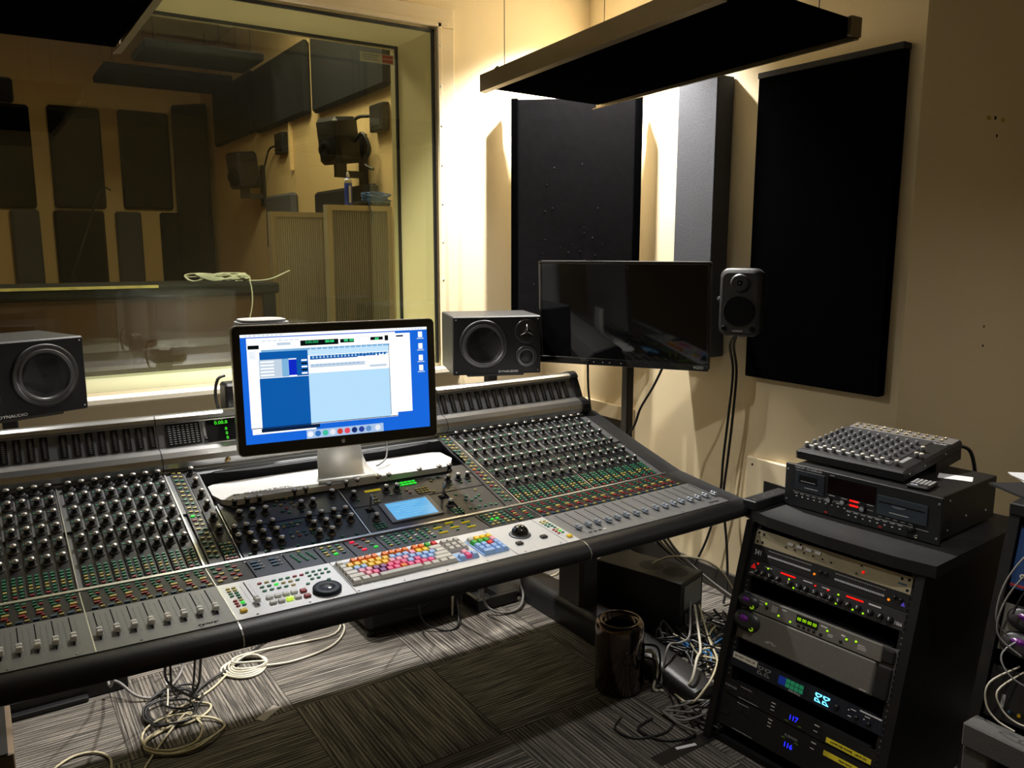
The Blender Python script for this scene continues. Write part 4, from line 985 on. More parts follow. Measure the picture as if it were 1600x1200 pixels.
# ------------------------------------------------------------------ acoustic panels of the control room
a = Vector((2.075, 3.085, 0)); b = Vector((2.525, 2.69, 0)); dx = (b-a).normalized(); dy = Vector((-dx.y, dx.x, 0))
KM = frame(((a+b)/2)+Vector((0, 0, .97)), dx, dy)
wd = (b-a).length
kt = thing('corner_bass_trap', 'tall black fabric panel across the room corner behind the television', 'acoustic panel', KM)
MB().box((-wd/2+.03, 0, 0), (wd/2-.03, .05, 1.205), bev=.004).build('fabric_face', mat('dusty_black_fabric', (.007, .0065, .0075), .95, noise=(25, .5), bump=(500, .6), spec=.05), kt, KM)
MB().box((-wd/2, -.004, 0), (-wd/2+.032, .06, 1.21), bev=.003).box((wd/2-.032, -.004, 0), (wd/2, .06, 1.21), bev=.003).build('side_frame', FABB, kt, KM)
MB().box((-wd/2+.1, .05, .1), (-wd/2+.14, .075, 1.1)).box((wd/2-.14, .05, .1), (wd/2-.1, .075, 1.1)).build('rear_batten', BLACK, kt, KM)
rs = random.Random(5); sp = MB()
for k in range(34):
    x = rs.gauss(-.05, .12); z = .55+rs.gauss(0, .16); r_ = rs.uniform(.0006, .0022)
    if abs(x) < wd/2-.04: sp.box((x-r_, -.0012, z-r_*.7), (x+r_, -.0002, z+r_*.7))
sp.build('lint_specks', mat('pale_lint', (.30, .29, .28), .9), kt, KM, kind='stuff')
gt = thing('narrow_panel', 'narrow grey fabric panel on the wall behind the small speaker', 'acoustic panel', (2.55, 2.34, 1.05))
MB().box((2.50, 2.226, 1.045), (2.598, 2.446, 2.19), bev=.004).build('fabric_wrap', FABG, gt)
bt = thing('wall_panel', 'large black fabric panel hung on the right wall', 'acoustic panel', (2.575, 1.77, .99))
MB().box((2.556, 1.475, .985), (2.598, 2.070, 2.168), bev=.004).build('fabric_face', FABB, bt)
MB().box((2.553, 1.473, 2.150), (2.599, 2.072, 2.172), bev=.002).build('top_edge', mat('dark_edge_fabric', (.02, .019, .019), .9), bt)
# ceiling clouds
def cloud(P, z, t, label, long_edges):
    """P: four plan corners; channel along edges listed"""
    c = thing('ceiling_cloud', label, 'ceiling panel', (sum(p[0] for p in P)/4, sum(p[1] for p in P)/4, z))
    cx, cy = sum(p[0] for p in P)/4, sum(p[1] for p in P)/4
    inn = [(cx+(x-cx)*.965, cy+(y-cy)*.965) for x, y in P]
    MB().prism(inn, z+.012, z+t).build('fabric_underside', FABB, c)
    for i, j in long_edges:
        p, q_ = Vector((*P[i], 0)), Vector((*P[j], 0)); d = (q_-p).normalized(); nrm = Vector((-d.y, d.x, 0))
        if nrm.dot(Vector((cx, cy, 0))-p) < 0: nrm = -nrm
        L = (q_-p).length
        Mx = frame(p+Vector((0, 0, z)), d, nrm)
        zz = 1 if Mx.to_3x3().determinant() > 0 and Mx[2][2] > 0 else -1
        pr = [(0, 0), (.022, -.004), (.022, -.001), (.003, .004), (.003, t-.002), (.022, t-.002), (.022, t), (0, t)]
        vs = []
        for x in (0, L):
            for (y, h) in pr: vs.append(p+d*x+nrm*y+Vector((0, 0, z+h)))
        k = len(pr)
        MB().add(vs, [tuple(range(k)), tuple(range(k, 2*k))[::-1]]+[(m_, (m_+1) % k, k+(m_+1) % k, k+m_) for m_ in range(k)]).build('edge_channel', BRONZE, c)
    for (x, y) in inn:
        x = cx+(x-cx)*.86; y = cy+(y-cy)*.86
        MB().cyl((x, y, z+t-.005), (x, y, ZC), .0016, 5).build('hanging_wire', BLACK, c)
    return c
CL = [(1.618, 2.610), (2.231, 2.659), (2.115, 1.341), (1.487, 1.290)]
c1 = cloud(CL, 2.09, .062, 'black ceiling panel with bronze edge hanging over the television', [(0, 3), (1, 2)])
MB().box((2.07, 1.335, 2.095), (2.118, 1.350, 2.150), bev=.002).build('end_clip', BRONZE, c1)
MB().prism([(-.03, 0), (.03, 0), (.0, .03)], -.006, .006, M=T((1.665, 2.56, 2.152)) @ RX(PI/2)).build('wire_clip', BLK2, c1)
cloud([(-.75, 2.70), (.381, 2.690), (.378, 1.45), (-.75, 1.45)], 2.09, .062, 'black ceiling panel with bronze edge hanging over the console end', [(1, 2), (0, 3)])
# connection plates on the right wall
def plate(y0, y1, z0, z1, by0, by1, bz0, bz1, label):
    t = thing('wall_plate', label, 'wall plate', (2.59, (y0+y1)/2, z0))
    MB().box((2.578, y0, z0), (2.599, y1, z1), bev=.003).build('cover', TRIM, t)
    MB().box((2.574, by0, bz0), (2.579, by1, bz1), bev=.001).build('connector_panel', BLACK, t)
    for y in (y0+.03, y1-.03): MB().lathe([(.005, 0), (.004, .002)], 8, M=frame((2.578, y, z1-.03), (0, 1, 0), (0, 0, 1)) @ RX(PI)).build('screw', MATTE, t)
    for k in range(5): MB().lathe([(.009, 0), (.009, .004), (.005, .004), (.005, 0)], 10, M=frame((2.574, by0+.04+.05*k, bz0+.06), (0, -1, 0), (0, 0, 1))).build('socket', GPRINT, t)
plate(2.775, 3.16, .40, .725, 2.83, 3.12, .44, .655, 'cream connection plate low on the wall behind the television pole')
plate(1.72, 2.055, .33, .645, 1.75, 1.96, .36, .56, 'cream connection plate low on the wall behind the equipment rack')
# ------------------------------------------------------------------ slanted equipment rack
RYAW, RPIT = math.radians(-85.58), math.radians(14.56)
RC = (1.859, 1.183, .442)
RM = facing(RC, RYAW, RPIT)                         # on the slanted face
R0 = T((RC[0], RC[1], 0)) @ RZ(RYAW)                # upright: x right, y into the rack, z up
UU = .04696
def ryz(z): return math.tan(RPIT)*(z-.442)
rk = thing('equipment_rack', 'slanted black equipment rack full of units beside the console', 'equipment rack', R0)
RB = mat('black_laminate', (.005, .005, .0055), .5, noise=(30, .5), bump=(90, .15))
RTOP = mat('dusty_black_laminate', (.011, .011, .0115), .5, noise=(9, .7), bump=(120, .2))
for s in (-1, 1):
    x0, x1 = sorted((s*.252, s*.276))
    vs = [(x, y, z) for x in (x0, x1) for (y, z) in ((ryz(0)-.014, 0), (.56, 0), (.56, .668), (ryz(.668)-.014, .668))]
    MB().add(vs, [(0, 1, 2, 3), (7, 6, 5, 4), (0, 4, 5, 1), (1, 5, 6, 2), (2, 6, 7, 3), (3, 7, 4, 0)]).build('side_panel', RB, rk, R0)
    x0, x1 = sorted((s*.2325, s*.2515))
    vs = [(x, y, z) for x in (x0, x1) for (y, z) in ((ryz(.02)+.004, .02), (ryz(.02)+.020, .02), (ryz(.665)+.020, .665), (ryz(.665)+.004, .665))]
    rl = MB().add(vs, [(0, 1, 2, 3), (7, 6, 5, 4), (0, 4, 5, 1), (1, 5, 6, 2), (2, 6, 7, 3), (3, 7, 4, 0)]).build('rack_rail', BLACK, rk, R0)
    h = MB()
    for k in range(40):
        z = .03+k*.0158; h.lathe([(.0028, 0), (.0028, .0008)], 6, M=T((s*.2415, ryz(z)+.0036, z)) @ RX(PI/2+RPIT*-1))
    h.build('rail_holes', mat('pale_hole_rim', (.10, .10, .10), .5), rl, R0, kind='stuff')
MB().box((-.252, .545, .02), (.252, .56, .668)).build('rear_panel', RB, rk, R0)
MB().box((-.252, ryz(.02), 0), (.252, .56, .02)).build('bottom_panel', RB, rk, R0)
tp = [(-.302, .066), (-.20, .034), (0, .020), (.20, .024), (.302, .040), (.305, .615), (-.302, .615)]
MB().prism(tp, .668, .700, M=None).build('top_panel', RTOP, rk, R0)

def unit(name, label, u0, u1, depth=.28, cat='rack unit', m=BLACK, ear=True, bw=.43):
    h = (u1-u0)*UU
    M = RM @ T((0, 0, .2113-(u0+u1)/2*UU))
    t = thing(name, label, cat, M, 'rack units in the slanted black rack')
    MB().box((-.2415, 0, -h/2+.0006), (.2415, .003, h/2-.0006)).build('front_panel', m, t, M)
    MB().box((-bw/2, .003, -h/2+.002), (bw/2, depth, h/2-.002)).build('chassis', BLK2, t, M)
    return t, M, h
def F_(M, x, z, d=0.): return M @ T((x, -d, z)) @ RX(PI/2)
def dots(t, M, pts, r, m, name, d=.0008, n=8):
    for x, z in pts: MB().lathe([(r, 0), (r, d), (r*.5, d*1.5)], n).build(name, m, t, F_(M, x, z))
def rects(t, M, rs, m, name, d=.001, stuff=False):
    if stuff:
        q = MB()
        for (x0, z0, x1, z1) in rs: q.box((x0, -d, z0), (x1, 0, z1))
        return q.build(name, m, t, M, kind='stuff')
    for (x0, z0, x1, z1) in rs: MB().box((x0, -d, z0), (x1, 0, z1)).build(name, m, t, M)
CHAMP = mat('champagne_panel', (.40, .35, .235), .4, .35, noise=(20, .1))
t, M, h = unit('rack_splitter', 'champagne coloured rack unit with four white buttons, topmost in the rack', 0, 1, m=CHAMP)
dots(t, M, [(-.232, .014), (-.232, -.014), (-.215, .012), (-.215, -.013), (.232, .014), (.232, -.014), (.213, .012)], .004, MATTE, 'panel_screw')
rects(t, M, [(-.131+.030*k, .004, -.112+.030*k, .012) for k in range(4)], WHITE, 'white_button', .003)
dots(t, M, [(-.135+.03*k, -.004) for k in range(5)]+[(.012, -.006), (.10, .012), (.09, -.013), (-.09, .016)], .0022, MATTE, 'small_knob', .003)
dots(t, M, [(.108, -.004)], .004, REDL, 'red_lamp', .002)
rects(t, M, [(-.235, .004, -.205, .0052), (-.235, .0, -.212, .001), (-.04, -.012, 0, -.0112), (-.012, .012, .03, .0128), (-.10, .0178, -.07, .0186)], mat('dark_gold_print', (.10, .085, .05), .6), 'print_line', .0003, True)
rects(t, M, [(.205, -.004, .228, .001)], mat('blue_print', (.03, .10, .16), .5), 'badge', .0004)
t, M, h = unit('graphic_equaliser', 'black graphic equaliser with two banks of tiny sliders', 1, 2)
q = []; q2 = []
for (xa, xb) in ((-.185, -.045), (.035, .175)):
    for k in range(28):
        x = xa+(xb-xa)*k/27; q.append((x-.0004, -.014, x+.0004, .012)); q2.append((x-.0017, -.003, x+.0017, .002)); q2.append((x-.0009, .0145, x+.0009, .0165))
rects(t, M, q, mat('dim_track', (.05, .05, .05), .6), 'slider_tracks', .0004, True); rects(t, M, q2, mat('pale_slider', (.42, .42, .43), .5), 'slider_caps', .003, True)
text('341', .022, PRINT, F_(M, -.222, .0, .0004), t, squash=.8)
dots(t, M, [(-.030, -.006), (.190, -.006)], .0035, AMBL, 'amber_lamp', .002)
dots(t, M, [(-.012, .006), (.005, .006), (.205, .006), (.222, .004)], .005, KNOBB, 'small_knob', .006)
MB().prism([(-.006, -.005), (.006, -.005), (0, .007)], 0, .0006).build('purple_badge', mat('purple_print', (.12, .08, .5), .5, emit='#3a24c0', es=.3), t, F_(M, .229, -.006))
t, M, h = unit('compressor', 'dark compressor with red logo and a row of pointer knobs', 2, 3.1, m=mat('dark_grey_panel', (.03, .03, .032), .4))
kx = [-.212, -.190, -.163, -.138, -.098, -.068, -.045, -.015, .012, .034, .06, .085, .115, .15, .178, .205]
pk = MB().lathe([(.0085, 0), (.0075, .012), (.006, .013), (0, .013)], 14).box((-.0009, -.001, .0128), (.0009, .0078, .0140), 1).mesh('pointer_knob', [KNOBB, WHITE])
for i, x in enumerate(kx): inst('pointer_knob', pk, t, F_(M, x, -.006) @ RZ(-.7+((i*37) % 11)*.14))
MB().prism([(-.010, -.007), (.010, -.007), (0, .009)], 0, .001).build('red_logo', mat('red_print', (.6, .03, .03), .5, emit='#d01010', es=.4), t, F_(M, -.228, .006))
rects(t, M, [(-.135, .012, -.085, .0165), (.075, .012, .125, .0165)], REDL, 'red_bar', .001)
rects(t, M, [(-.19, .014, -.165, .016), (-.06, .014, -.03, .0165), (.14, .013, .175, .0165), (.0, .014, .025, .016), (-.24, -.0175, -.12, -.0165), (-.08, -.0175, .03, -.0165)], PRINT, 'print_line', .0004, True)
dots(t, M, [(-.178, .013), (-.104, .004), (-.085, -.016), (.052, .010), (.05, -.016), (.10, -.016), (.13, -.016)], .0028, LIMEL, 'green_lamp', .002)
dots(t, M, [(-.215, .017), (-.02, .012), (.02, .012)], .0028, REDL, 'red_lamp', .002)
text('1066', .014, PRINT, F_(M, .226, -.010, .0005), t, squash=.8)
text('dbx', .008, PRINT, F_(M, -.228, -.014, .0005), t)
GUN = mat('gunmetal_panel', (.20, .19, .175), .40, .4, noise=(120, .15))
PURP = mat('purple_vent_glow', (.12, .02, .16), .3, emit='#6a1880', es=.10)
def lens(t, M, x, z, sx, sz):
    """oval moulded nose of the two converter units"""
    q = MB(); N = 28; rings = ((1, 0), (.96, .010), (.80, .018), (.5, .022))
    for r, d in rings: pass
    vs = [(x+sx*r*math.copysign(abs(math.cos(a))**.8, math.cos(a)), -d, z+sz*r*math.sin(a)) for r, d in rings for a in [2*PI*k/N for k in range(N)]]
    q.add(vs, [(i*N+k, i*N+(k+1) % N, (i+1)*N+(k+1) % N, (i+1)*N+k) for i in range(3) for k in range(N)], 0, True); q.add(vs[-N:], [tuple(range(N))])
    o = q.build('moulded_nose', mat('dark_moulded_plastic', (.022, .022, .024), .4), t, M)
    MB().lathe([(1, 0), (1, .001), (0, .002)], 20).build('purple_vent', PURP, o, F_(M, x-sx*.1, z+sz*.25, .021) @ Matrix.Diagonal((sx*.32, sz*.28, 1, 1)))
    MB().lathe([(.0075, 0), (.0075, .003), (.0048, .004), (.0045, .002)], 20).build('power_ring', mat('lime_ring', (.25, .32, .02), .4, emit='#90c810', es=.35), o, F_(M, x+sx*.5, z-sz*.50, .017))
    return o
t, M, h = unit('sync_unit', 'gunmetal sync unit with green 00 00 00 00 counter', 4.15, 5.2, m=GUN)
lens(t, M, -.215, .0, .040, .023)
MB().box((-.215, -.010, -h/2+.001), (.205, 0, h/2-.001), bev=.003).build('fascia', GUN, t, M)
MB().box((-.052, -.0112, -.006), (.018, -.010, .017), bev=.001).build('counter_window', MATTE, t, M)
text('00 00 00 00', .0135, LIMEL, F_(M, -.017, .0055, .0113), t, name='green_digits', squash=.95)
dots(t, M @ T((0, -.010, 0)), [(-.155, .012), (-.108, -.008), (-.068, -.012), (.047, .004), (.105, .002), (.132, .006)], .0032, LIMEL, 'green_lamp', .002)
dots(t, M @ T((0, -.010, 0)), [(-.040+.016*k, -.012) for k in range(4)]+[(-.15, .002), (.03, -.012), (.09, -.01)], .005, KNOBB, 'push_button', .002)
rects(t, M @ T((0, -.010, 0)), [(-.178, .013, -.16, .015), (-.178, .004, -.165, .006), (-.135, .012, -.115, .0135), (-.135, .007, -.115, .0085), (-.135, .002, -.115, .0035), (-.135, -.003, -.115, -.0015), (-.10, .012, -.085, .014), (.025, .010, .045, .013), (.05, -.004, .065, -.0025), (.05, -.009, .065, -.0075), (.088, .006, .10, .010), (.138, .0, .158, .0015), (.138, -.005, .163, -.0035), (.138, -.010, .163, -.0085)], PRINT, 'print_line', .0004, True)
for x in (.222,): MB().box((x-.017, -.012, -.02), (x+.019, 0, .021), bev=.006).build('rack_ear', BLK2, t, M)
t, M, h = unit('audio_interface', 'large plain gunmetal audio interface below the sync unit', 5.2, 7.2, m=GUN)
lens(t, M, -.208, .012, .050, .033)
MB().box((-.215, -.010, -h/2+.001), (.195, 0, h/2-.001), bev=.004).build('fascia', GUN, t, M)
rects(t, M @ T((0, -.010, 0)), [(-.128, -.022, -.108, -.0205), (-.135, -.026, -.122, -.0245), (-.112, -.026, -.098, -.0245), (.165, -.040, .185, -.038)], PRINT, 'print_line', .0004, True)
MB().box((.198, -.010, -.045), (.241, 0, .045), bev=.006).build('rack_ear', BLK2, t, M)
t, M, h = unit('converter_unit', 'dark blue lit converter with a DO NOT TURN OFF sticker', 8.15, 9.1, m=mat('midnight_blue_panel', (.012, .016, .028), .3))
rects(t, M, [(-.236, .002, -.150, .020)], mat('cream_sticker', (.82, .77, .66), .6), 'sticker', .0008)
text('DO NOT TURN OFF', .0098, MATTE, F_(M, -.193, .011, .0011), t, squash=.82)
GLY = [[(-.010, .012), (.010, .012), (.010, .007), (-.002, .0), (-.010, .005)], [(-.010, -.002), (.0, -.003), (.010, -.012), (-.010, -.012)]]
def glyphs(x, m, z=0, name='logo_glyph'):
    q = MB()
    for dx in (0, .024):
        for pl in GLY:
            c = (sum(p[0] for p in pl)/len(pl), sum(p[1] for p in pl)/len(pl)); n = len(pl)
            o = [(x+dx+p[0], -.0012, z+p[1]) for p in pl]; i_ = [(x+dx+c[0]+(p[0]-c[0])*.55, -.0012, z+c[1]+(p[1]-c[1])*.55) for p in pl]
            q.add(o+i_, [(k, (k+1) % n, n+(k+1) % n, n+k) for k in range(n)])
    return q.build(name, m, t, M)
glyphs(-.135, mat('silver_print', (.45, .46, .48), .35, .5)); glyphs(.055, CYANL, 0, 'glowing_glyph')
rects(t, M, [(-.073, -.012, -.050, .012)], mat('blue_lcd', (.01, .02, .10), .3, emit='#0a2a80', es=.5), 'blue_display', .001)
rects(t, M, [(-.049+.0145*k, .001, -.0365+.0145*k, .012) for k in range(4)]+[(-.049+.0145*k, -.012, -.0365+.0145*k, -.001) for k in range(4)], mat('green_meter', (.02, .12, .08), .3, emit='#1a7a50', es=.55), 'level_meter', .001)
text('AURORA(n)', .0075, PRINT, F_(M, -.018, -.017, .0005), t)
dots(t, M, [(.112, .0), (.170, -.004), (.205, -.006)], .006, KNOBB, 'small_knob', .006)
dots(t, M, [(.145, .006), (.19, .0)], .002, PRINT, 'status_light', .001)
rects(t, M, [(.15, .010, .165, .012), (.145, -.010, .155, -.008), (.19, .008, .205, .010)], PRINT, 'print_line', .0004, True)
rects(t, M, [(.175, .016, .236, .0195)], mat('bright_edge_sticker', (.7, .7, .72), .4), 'edge_label', .0008)
def conditioner(u0, u1, digits, label, tagtxt):
    global t, M, h
    t, M, h = unit('power_conditioner', label, u0, u1)
    text(digits, .020, BLUEL, F_(M, -.005, h/2-(.026 if h < .06 else .056), .0006), t, name='blue_digits', squash=1.0)
    text('FURMAN', .0105, GPRINT, F_(M, (-.222 if h < .06 else .0), (.0 if h < .06 else h/2-.030), .0006), t)
    rects(t, M, [(-.08, h/2-.012, -.066, h/2-.0095), (-.08, h/2-.022, -.068, h/2-.0195), (-.08, h/2-.032, -.068, h/2-.030), (.06, h/2-.014, .075, h/2-.011), (.06, h/2-.030, .072, h/2-.028), (-.19, h/2-.010, -.15, h/2-.009), (-.19, -h/2+.004, -.12, -h/2+.005)], PRINT, 'print_line', .0004, True)
    rects(t, M, [(-.030, h/2-.040, -.018, h/2-.038), (.012, h/2-.040, .024, h/2-.038)], mat('dim_green_mark', (.05, .14, .02), .4, emit='#406010', es=.4), 'scale_mark', .0004)
    for x in (-.178, -.150):
        MB().box((x-.010, -.002, h/2-.034), (x+.010, 0, h/2-.012), bev=.001).build('power_socket', BLK2, t, M)
    MB().box((-.236, -.004, -.012), (-.212, 0, -.002), bev=.001).build('rocker_switch', BLK2, t, M)
    rects(t, M, [(.100, (-h/2+.004 if h < .06 else h/2-.030), .230, (-h/2+.018 if h < .06 else h/2-.016))], mat('yellow_label_tape', (.75, .62, .03), .5), 'yellow_label', .0008)
    text(tagtxt, .0085, MATTE, F_(M, .165, (-h/2+.011 if h < .06 else h/2-.023), .0011), t, squash=.85)
conditioner(9.95, 10.95, '117', 'black power conditioner reading 117 with yellow label tape', 'COMPUTER POWER - LEAVE ON')
conditioner(11.0, 13.0, '116', 'black power conditioner reading 116, lowest in the rack', 'MAIN RACK')

# ------------------------------------------------------------------ on top of the rack
DK = R0 @ T((0, .19, .700))
dk = thing('cassette_deck', 'black cassette and disc deck standing on the rack', 'tape deck', DK)
MB().box((-.218, .004, .008), (.232, .36, .135), bev=.002).build('case', mat('black_deck_case', (.010, .010, .010), .4, noise=(40, .4)), dk, DK)
fp = MB().box((-.2415, -.004, .002), (.2415, .004, .137), bev=.002).build('front_panel', mat('charcoal_deck_front', (.017, .018, .020), .38), dk, DK)
def DF(x, z, d=.004): return DK @ T((x, -d, z)) @ RX(PI/2)
def dbox(x0, z0, x1, z1, m, name, d=.002, par=None, bev=0): return MB().box((x0, -.004-d, z0), (x1, -.004, z1), bev=bev).build(name, m, par or fp, DK)
cs = dbox(-.205, .058, -.105, .122, mat('slate_deck_door', (.028, .033, .040), .3), 'cassette_door', .004, bev=.001)
dbox(-.190, .084, -.128, .108, MATTE, 'cassette_window', .0046, cs); dbox(-.184, .0885, -.134, .091, GPRINT, 'tape_edge', .0049, cs)
dbox(-.095, .072, .055, .124, mat('smoked_red_window', (.008, .003, .003), .12), 'counter_window', .002)
cd = dbox(.062, .048, .205, .106, mat('slate_disc_door', (.040, .052, .064), .3), 'disc_tray', .005, bev=.0015)
dbox(.068, .085, .198, .089, MATTE, 'disc_slot', .0055, cd)
MB().prism([(.02*math.cos(a), .007*math.sin(a)) for a in [PI+PI*k/10 for k in range(11)]], 0, .0008).build('finger_notch', mat('pale_slate', (.16, .18, .20), .3), cd, DF(.125, .084, .009))
text('TASCAM  CC-222SLmkII', .0085, PRINT, DF(-.163, .129, .0045), fp, squash=1.05)
text('LOCK', .005, PRINT, DF(-.082, .128, .0045), fp)
q = MB()
for i in range(9): q.box((-.205+.020*i, -.0046, .046), (-.193+.020*i, -.004, .0475)); q.box((-.200+.020*i, -.0052, .036), (-.195+.020*i, -.004, .039))
for i in range(8): q.box((-.03+.022*i, -.0046, .030), (-.016+.022*i, -.004, .0315)); q.box((-.025+.022*i, -.0052, .019), (-.020+.022*i, -.004, .022))
for i in range(5): q.box((.066+.022*i, -.0046, .041), (.078+.022*i, -.004, .0425))
for i in range(4): q.box((-.090+.04*i, -.0046, .066), (-.070+.04*i, -.004, .0675))
q.box((-.21, -.0046, .0515), (.05, -.004, .0522)); q.box((-.03, -.0046, .034), (.21, -.004, .0346)); q.box((.10, -.0095, .061), (.155, -.009, .0625)); q.box((-.17, -.0085, .070), (-.125, -.008, .0715))
q.build('panel_print', PRINT, fp, DK, kind='stuff')
for (x, z) in ((-.04, .056), (.022, .052), (-.085, .052)): MB().lathe([(.0095, 0), (.0085, .012), (.007, .013), (0, .013)], 16, mis=[0, 0, 1, 1][:3]).build('dial', [KNOBB, mat('grey_dial_cap', (.30, .31, .33), .4)], fp, DF(x, z))
for (x, z) in ((-.009, .066), (-.009, .052)): dbox(x-.014, z-.003, x+.014, z+.003, REDL, 'red_legend', .0006)
for (x, z) in ((.165, .030),): MB().lathe([(.011, 0), (.010, .011), (0, .011)], 18).build('headphone_dial', KNOBB, fp, DF(x, z))
MB().lathe([(.0055, 0), (.0055, .003), (.003, .003), (.003, 0)], 14).build('headphone_jack', CHROME, fp, DF(.178, .012))
for x in (-.10, .07): dbox(x, .008, x+.01, .014, BTN['r'], 'record_key', .002)
for z in (.02, .118): MB().lathe([(.004, 0), (.003, .002)], 10).build('ear_screw', STEEL, fp, DF(-.232, z)); MB().lathe([(.004, 0), (.003, .002)], 10).build('ear_screw', STEEL, fp, DF(.232, z))
for (y, z) in ((.06, .115), (.06, .03), (.30, .04), (.17, .05)): MB().lathe([(.004, 0), (.003, .002)], 10, M=T((.232, y, z)) @ RY(PI/2)).build('side_screw', STEEL, dk, DK)
# small mixer on the deck
MXT = math.radians(6.5)
MX = R0 @ T((-.07, .245, .838)) @ RX(MXT)
mx = thing('small_mixer', 'small black mixer with rows of grey knobs on the tape deck', 'audio mixer', MX)
MB().box((-.175, .0, .0), (.175, .365, .032), bev=.006).box((-.172, .20, -.030), (.172, .362, .002)).build('body', mat('charcoal_mixer_body', (.020, .020, .021), .45), mx, MX)
q = MB()
for k in range(6): q.box((-.174, -.0015, .004+.0042*k), (.174, .001, .006+.0042*k))
q.build('front_ribs', BLACK, mx, MX, kind='stuff')
MB().box((-.168, .02, .032), (.115, .30, .034), bev=.001).build('channel_plate', mat('dark_grey_mixer_plate', (.045, .045, .047), .4), mx, MX)
MB().box((-.168, .302, .032), (.17, .358, .034), bev=.001).build('jack_plate', mat('pale_jack_plate', (.16, .15, .14), .4), mx, MX)
MB().box((.117, .02, .032), (.17, .30, .034), bev=.001).build('master_plate', BLACK, mx, MX)
mkn = MB().lathe([(.0062, 0), (.0052, .013), (.004, .014), (0, .014)], 10).mesh('pot_knob', [mat('grey_pot', (.16, .165, .17), .5)])
mkw = MB().lathe([(.0072, 0), (.0062, .016), (.0055, .017), (0, .017)], 12, mis=[0, 1, 1]).mesh('level_knob', [mat('grey_level_pot', (.20, .20, .20), .45), mat('cream_pot_top', (.62, .58, .48), .4)])
for i in range(9):
    x = -.155+.031*i
    inst('level_knob', mkw, mx, MX @ T((x, .032, .034)))
    for r in range(6): inst('pot_knob', mkn, mx, MX @ T((x, .075+.033*r, .034)))
for (x, y) in ((.135, .035), (.145, .13), (.160, .13), (.135, .19)): inst('level_knob', mkw, mx, MX @ T((x, y, .034)))
jk = MB().lathe([(.006, 0), (.006, .004), (.0035, .004), (.0035, .001), (0, .001)], 10).mesh('jack', [mat('brassy_jack', (.55, .45, .28), .3, .8)])
for i in range(11):
    for r in range(2): inst('jack', jk, mx, MX @ T((-.15+.028*i, .317+.025*r, .034)))
q = MB()
for i in range(9): q.box((-.165+.031*i, .050, .0342), (-.146+.031*i, .056, .0346))
for k in range(6): q.box((.124, .065+.010*k, .0342), (.138, .069+.010*k, .0346))
q.build('pale_legends', PRINT, mx, MX, kind='stuff')
text('MACKIE', .012, PRINT, MX @ T((.140, .285, .0343)), mx, squash=1.)
for y in (.03, .12, .25): MB().lathe([(.004, 0), (.003, .002)], 10, M=T((.175, y, .018)) @ RY(PI/2)).build('side_screw', STEEL, mx, MX)
cable([MX @ Vector((.15, .365, .01)), R0 @ Vector((.11, .65, .87)), R0 @ Vector((.13, .66, .78)), R0 @ Vector((.14, .66, .66))], .006, KCAB, 'black lead dropping behind the small mixer')
# remote control, card, loose black boxes
RMM = R0 @ T((.155, .215, .8355)) @ RZ(.12)
rc = thing('remote_control', 'small black remote control lying on the tape deck', 'remote control', RMM)
MB().box((-.030, 0, 0), (.030, .085, .012), bev=.004).build('case', BLACK, rc, RMM)
q = MB()
for i in range(5):
    for r in range(5): q.box((-.024+.011*i, .025+.011*r, .012), (-.017+.011*i, .028+.011*r, .0135))
q.build('remote_keys', PRINT, rc, RMM, kind='stuff')
MB().box((-.02, .004, .012), (.0, .010, .0125)).build('brand_plate', mat('lilac_print', (.5, .5, .6), .4), rc, RMM)
MB().box((-.045, -.028, 0), (.045, .028, .0008)).build('paper_card', CARD, None, R0 @ T((.165, .43, .8352)) @ RZ(.35), label='white paper card lying on the tape deck', cat='card')
lb = thing('loose_box', 'small flat black box on the rack top left of the deck', 'box', R0 @ T((-.275, .12, .70)))
MB().box((-.028, -.06, 0), (.022, .13, .030), bev=.003).build('case', BLACK, lb, R0 @ T((-.272, .11, .70)))
for k in range(3): MB().lathe([(.003, 0), (.002, .0015)], 8).build('screw', STEEL, lb, R0 @ T((-.272, .07+.05*k, .730)))
lp = thing('blank_plate', 'black blank rack plate standing behind the small flat box', 'plate', R0 @ T((-.24, .33, .70)))
MB().box((-.295, .325, .700), (-.228, .331, .780), bev=.001).build('plate_sheet', BLACK, lp, R0)
MB().lathe([(.004, 0), (.003, .002)], 8).build('plate_screw', STEEL, lp, R0 @ T((-.285, .325, .755)) @ RX(PI/2))

# ------------------------------------------------------------------ second rack at the picture edge
S0 = R0 @ T((.722, .10, 0))
def syz(z): return .26*(z-.9)
r2 = thing('patch_rack', 'second black rack with patch cables at the picture edge', 'equipment rack', S0)
for s in (-1, 1):
    x0, x1 = sorted((s*.256, s*.28))
    vs = [(x, y, z) for x in (x0, x1) for (y, z) in ((syz(0)-.014, 0), (.5, 0), (.5, .87), (syz(.87)-.014, .87))]
    MB().add(vs, [(0, 1, 2, 3), (7, 6, 5, 4), (0, 4, 5, 1), (1, 5, 6, 2), (2, 6, 7, 3), (3, 7, 4, 0)]).build('side_panel', RB, r2, S0)
MB().box((-.28, syz(.87)-.02, .87), (.28, .52, .90), bev=.003).build('top_panel', RTOP, r2, S0)
MB().box((-.256, .46, 0), (.256, .48, .87)).build('rear_panel', RB, r2, S0)
MB().box((-.256, -.20, 0), (.256, .46, .02)).build('bottom_panel', RB, r2, S0)
SPIT = math.atan(.26)
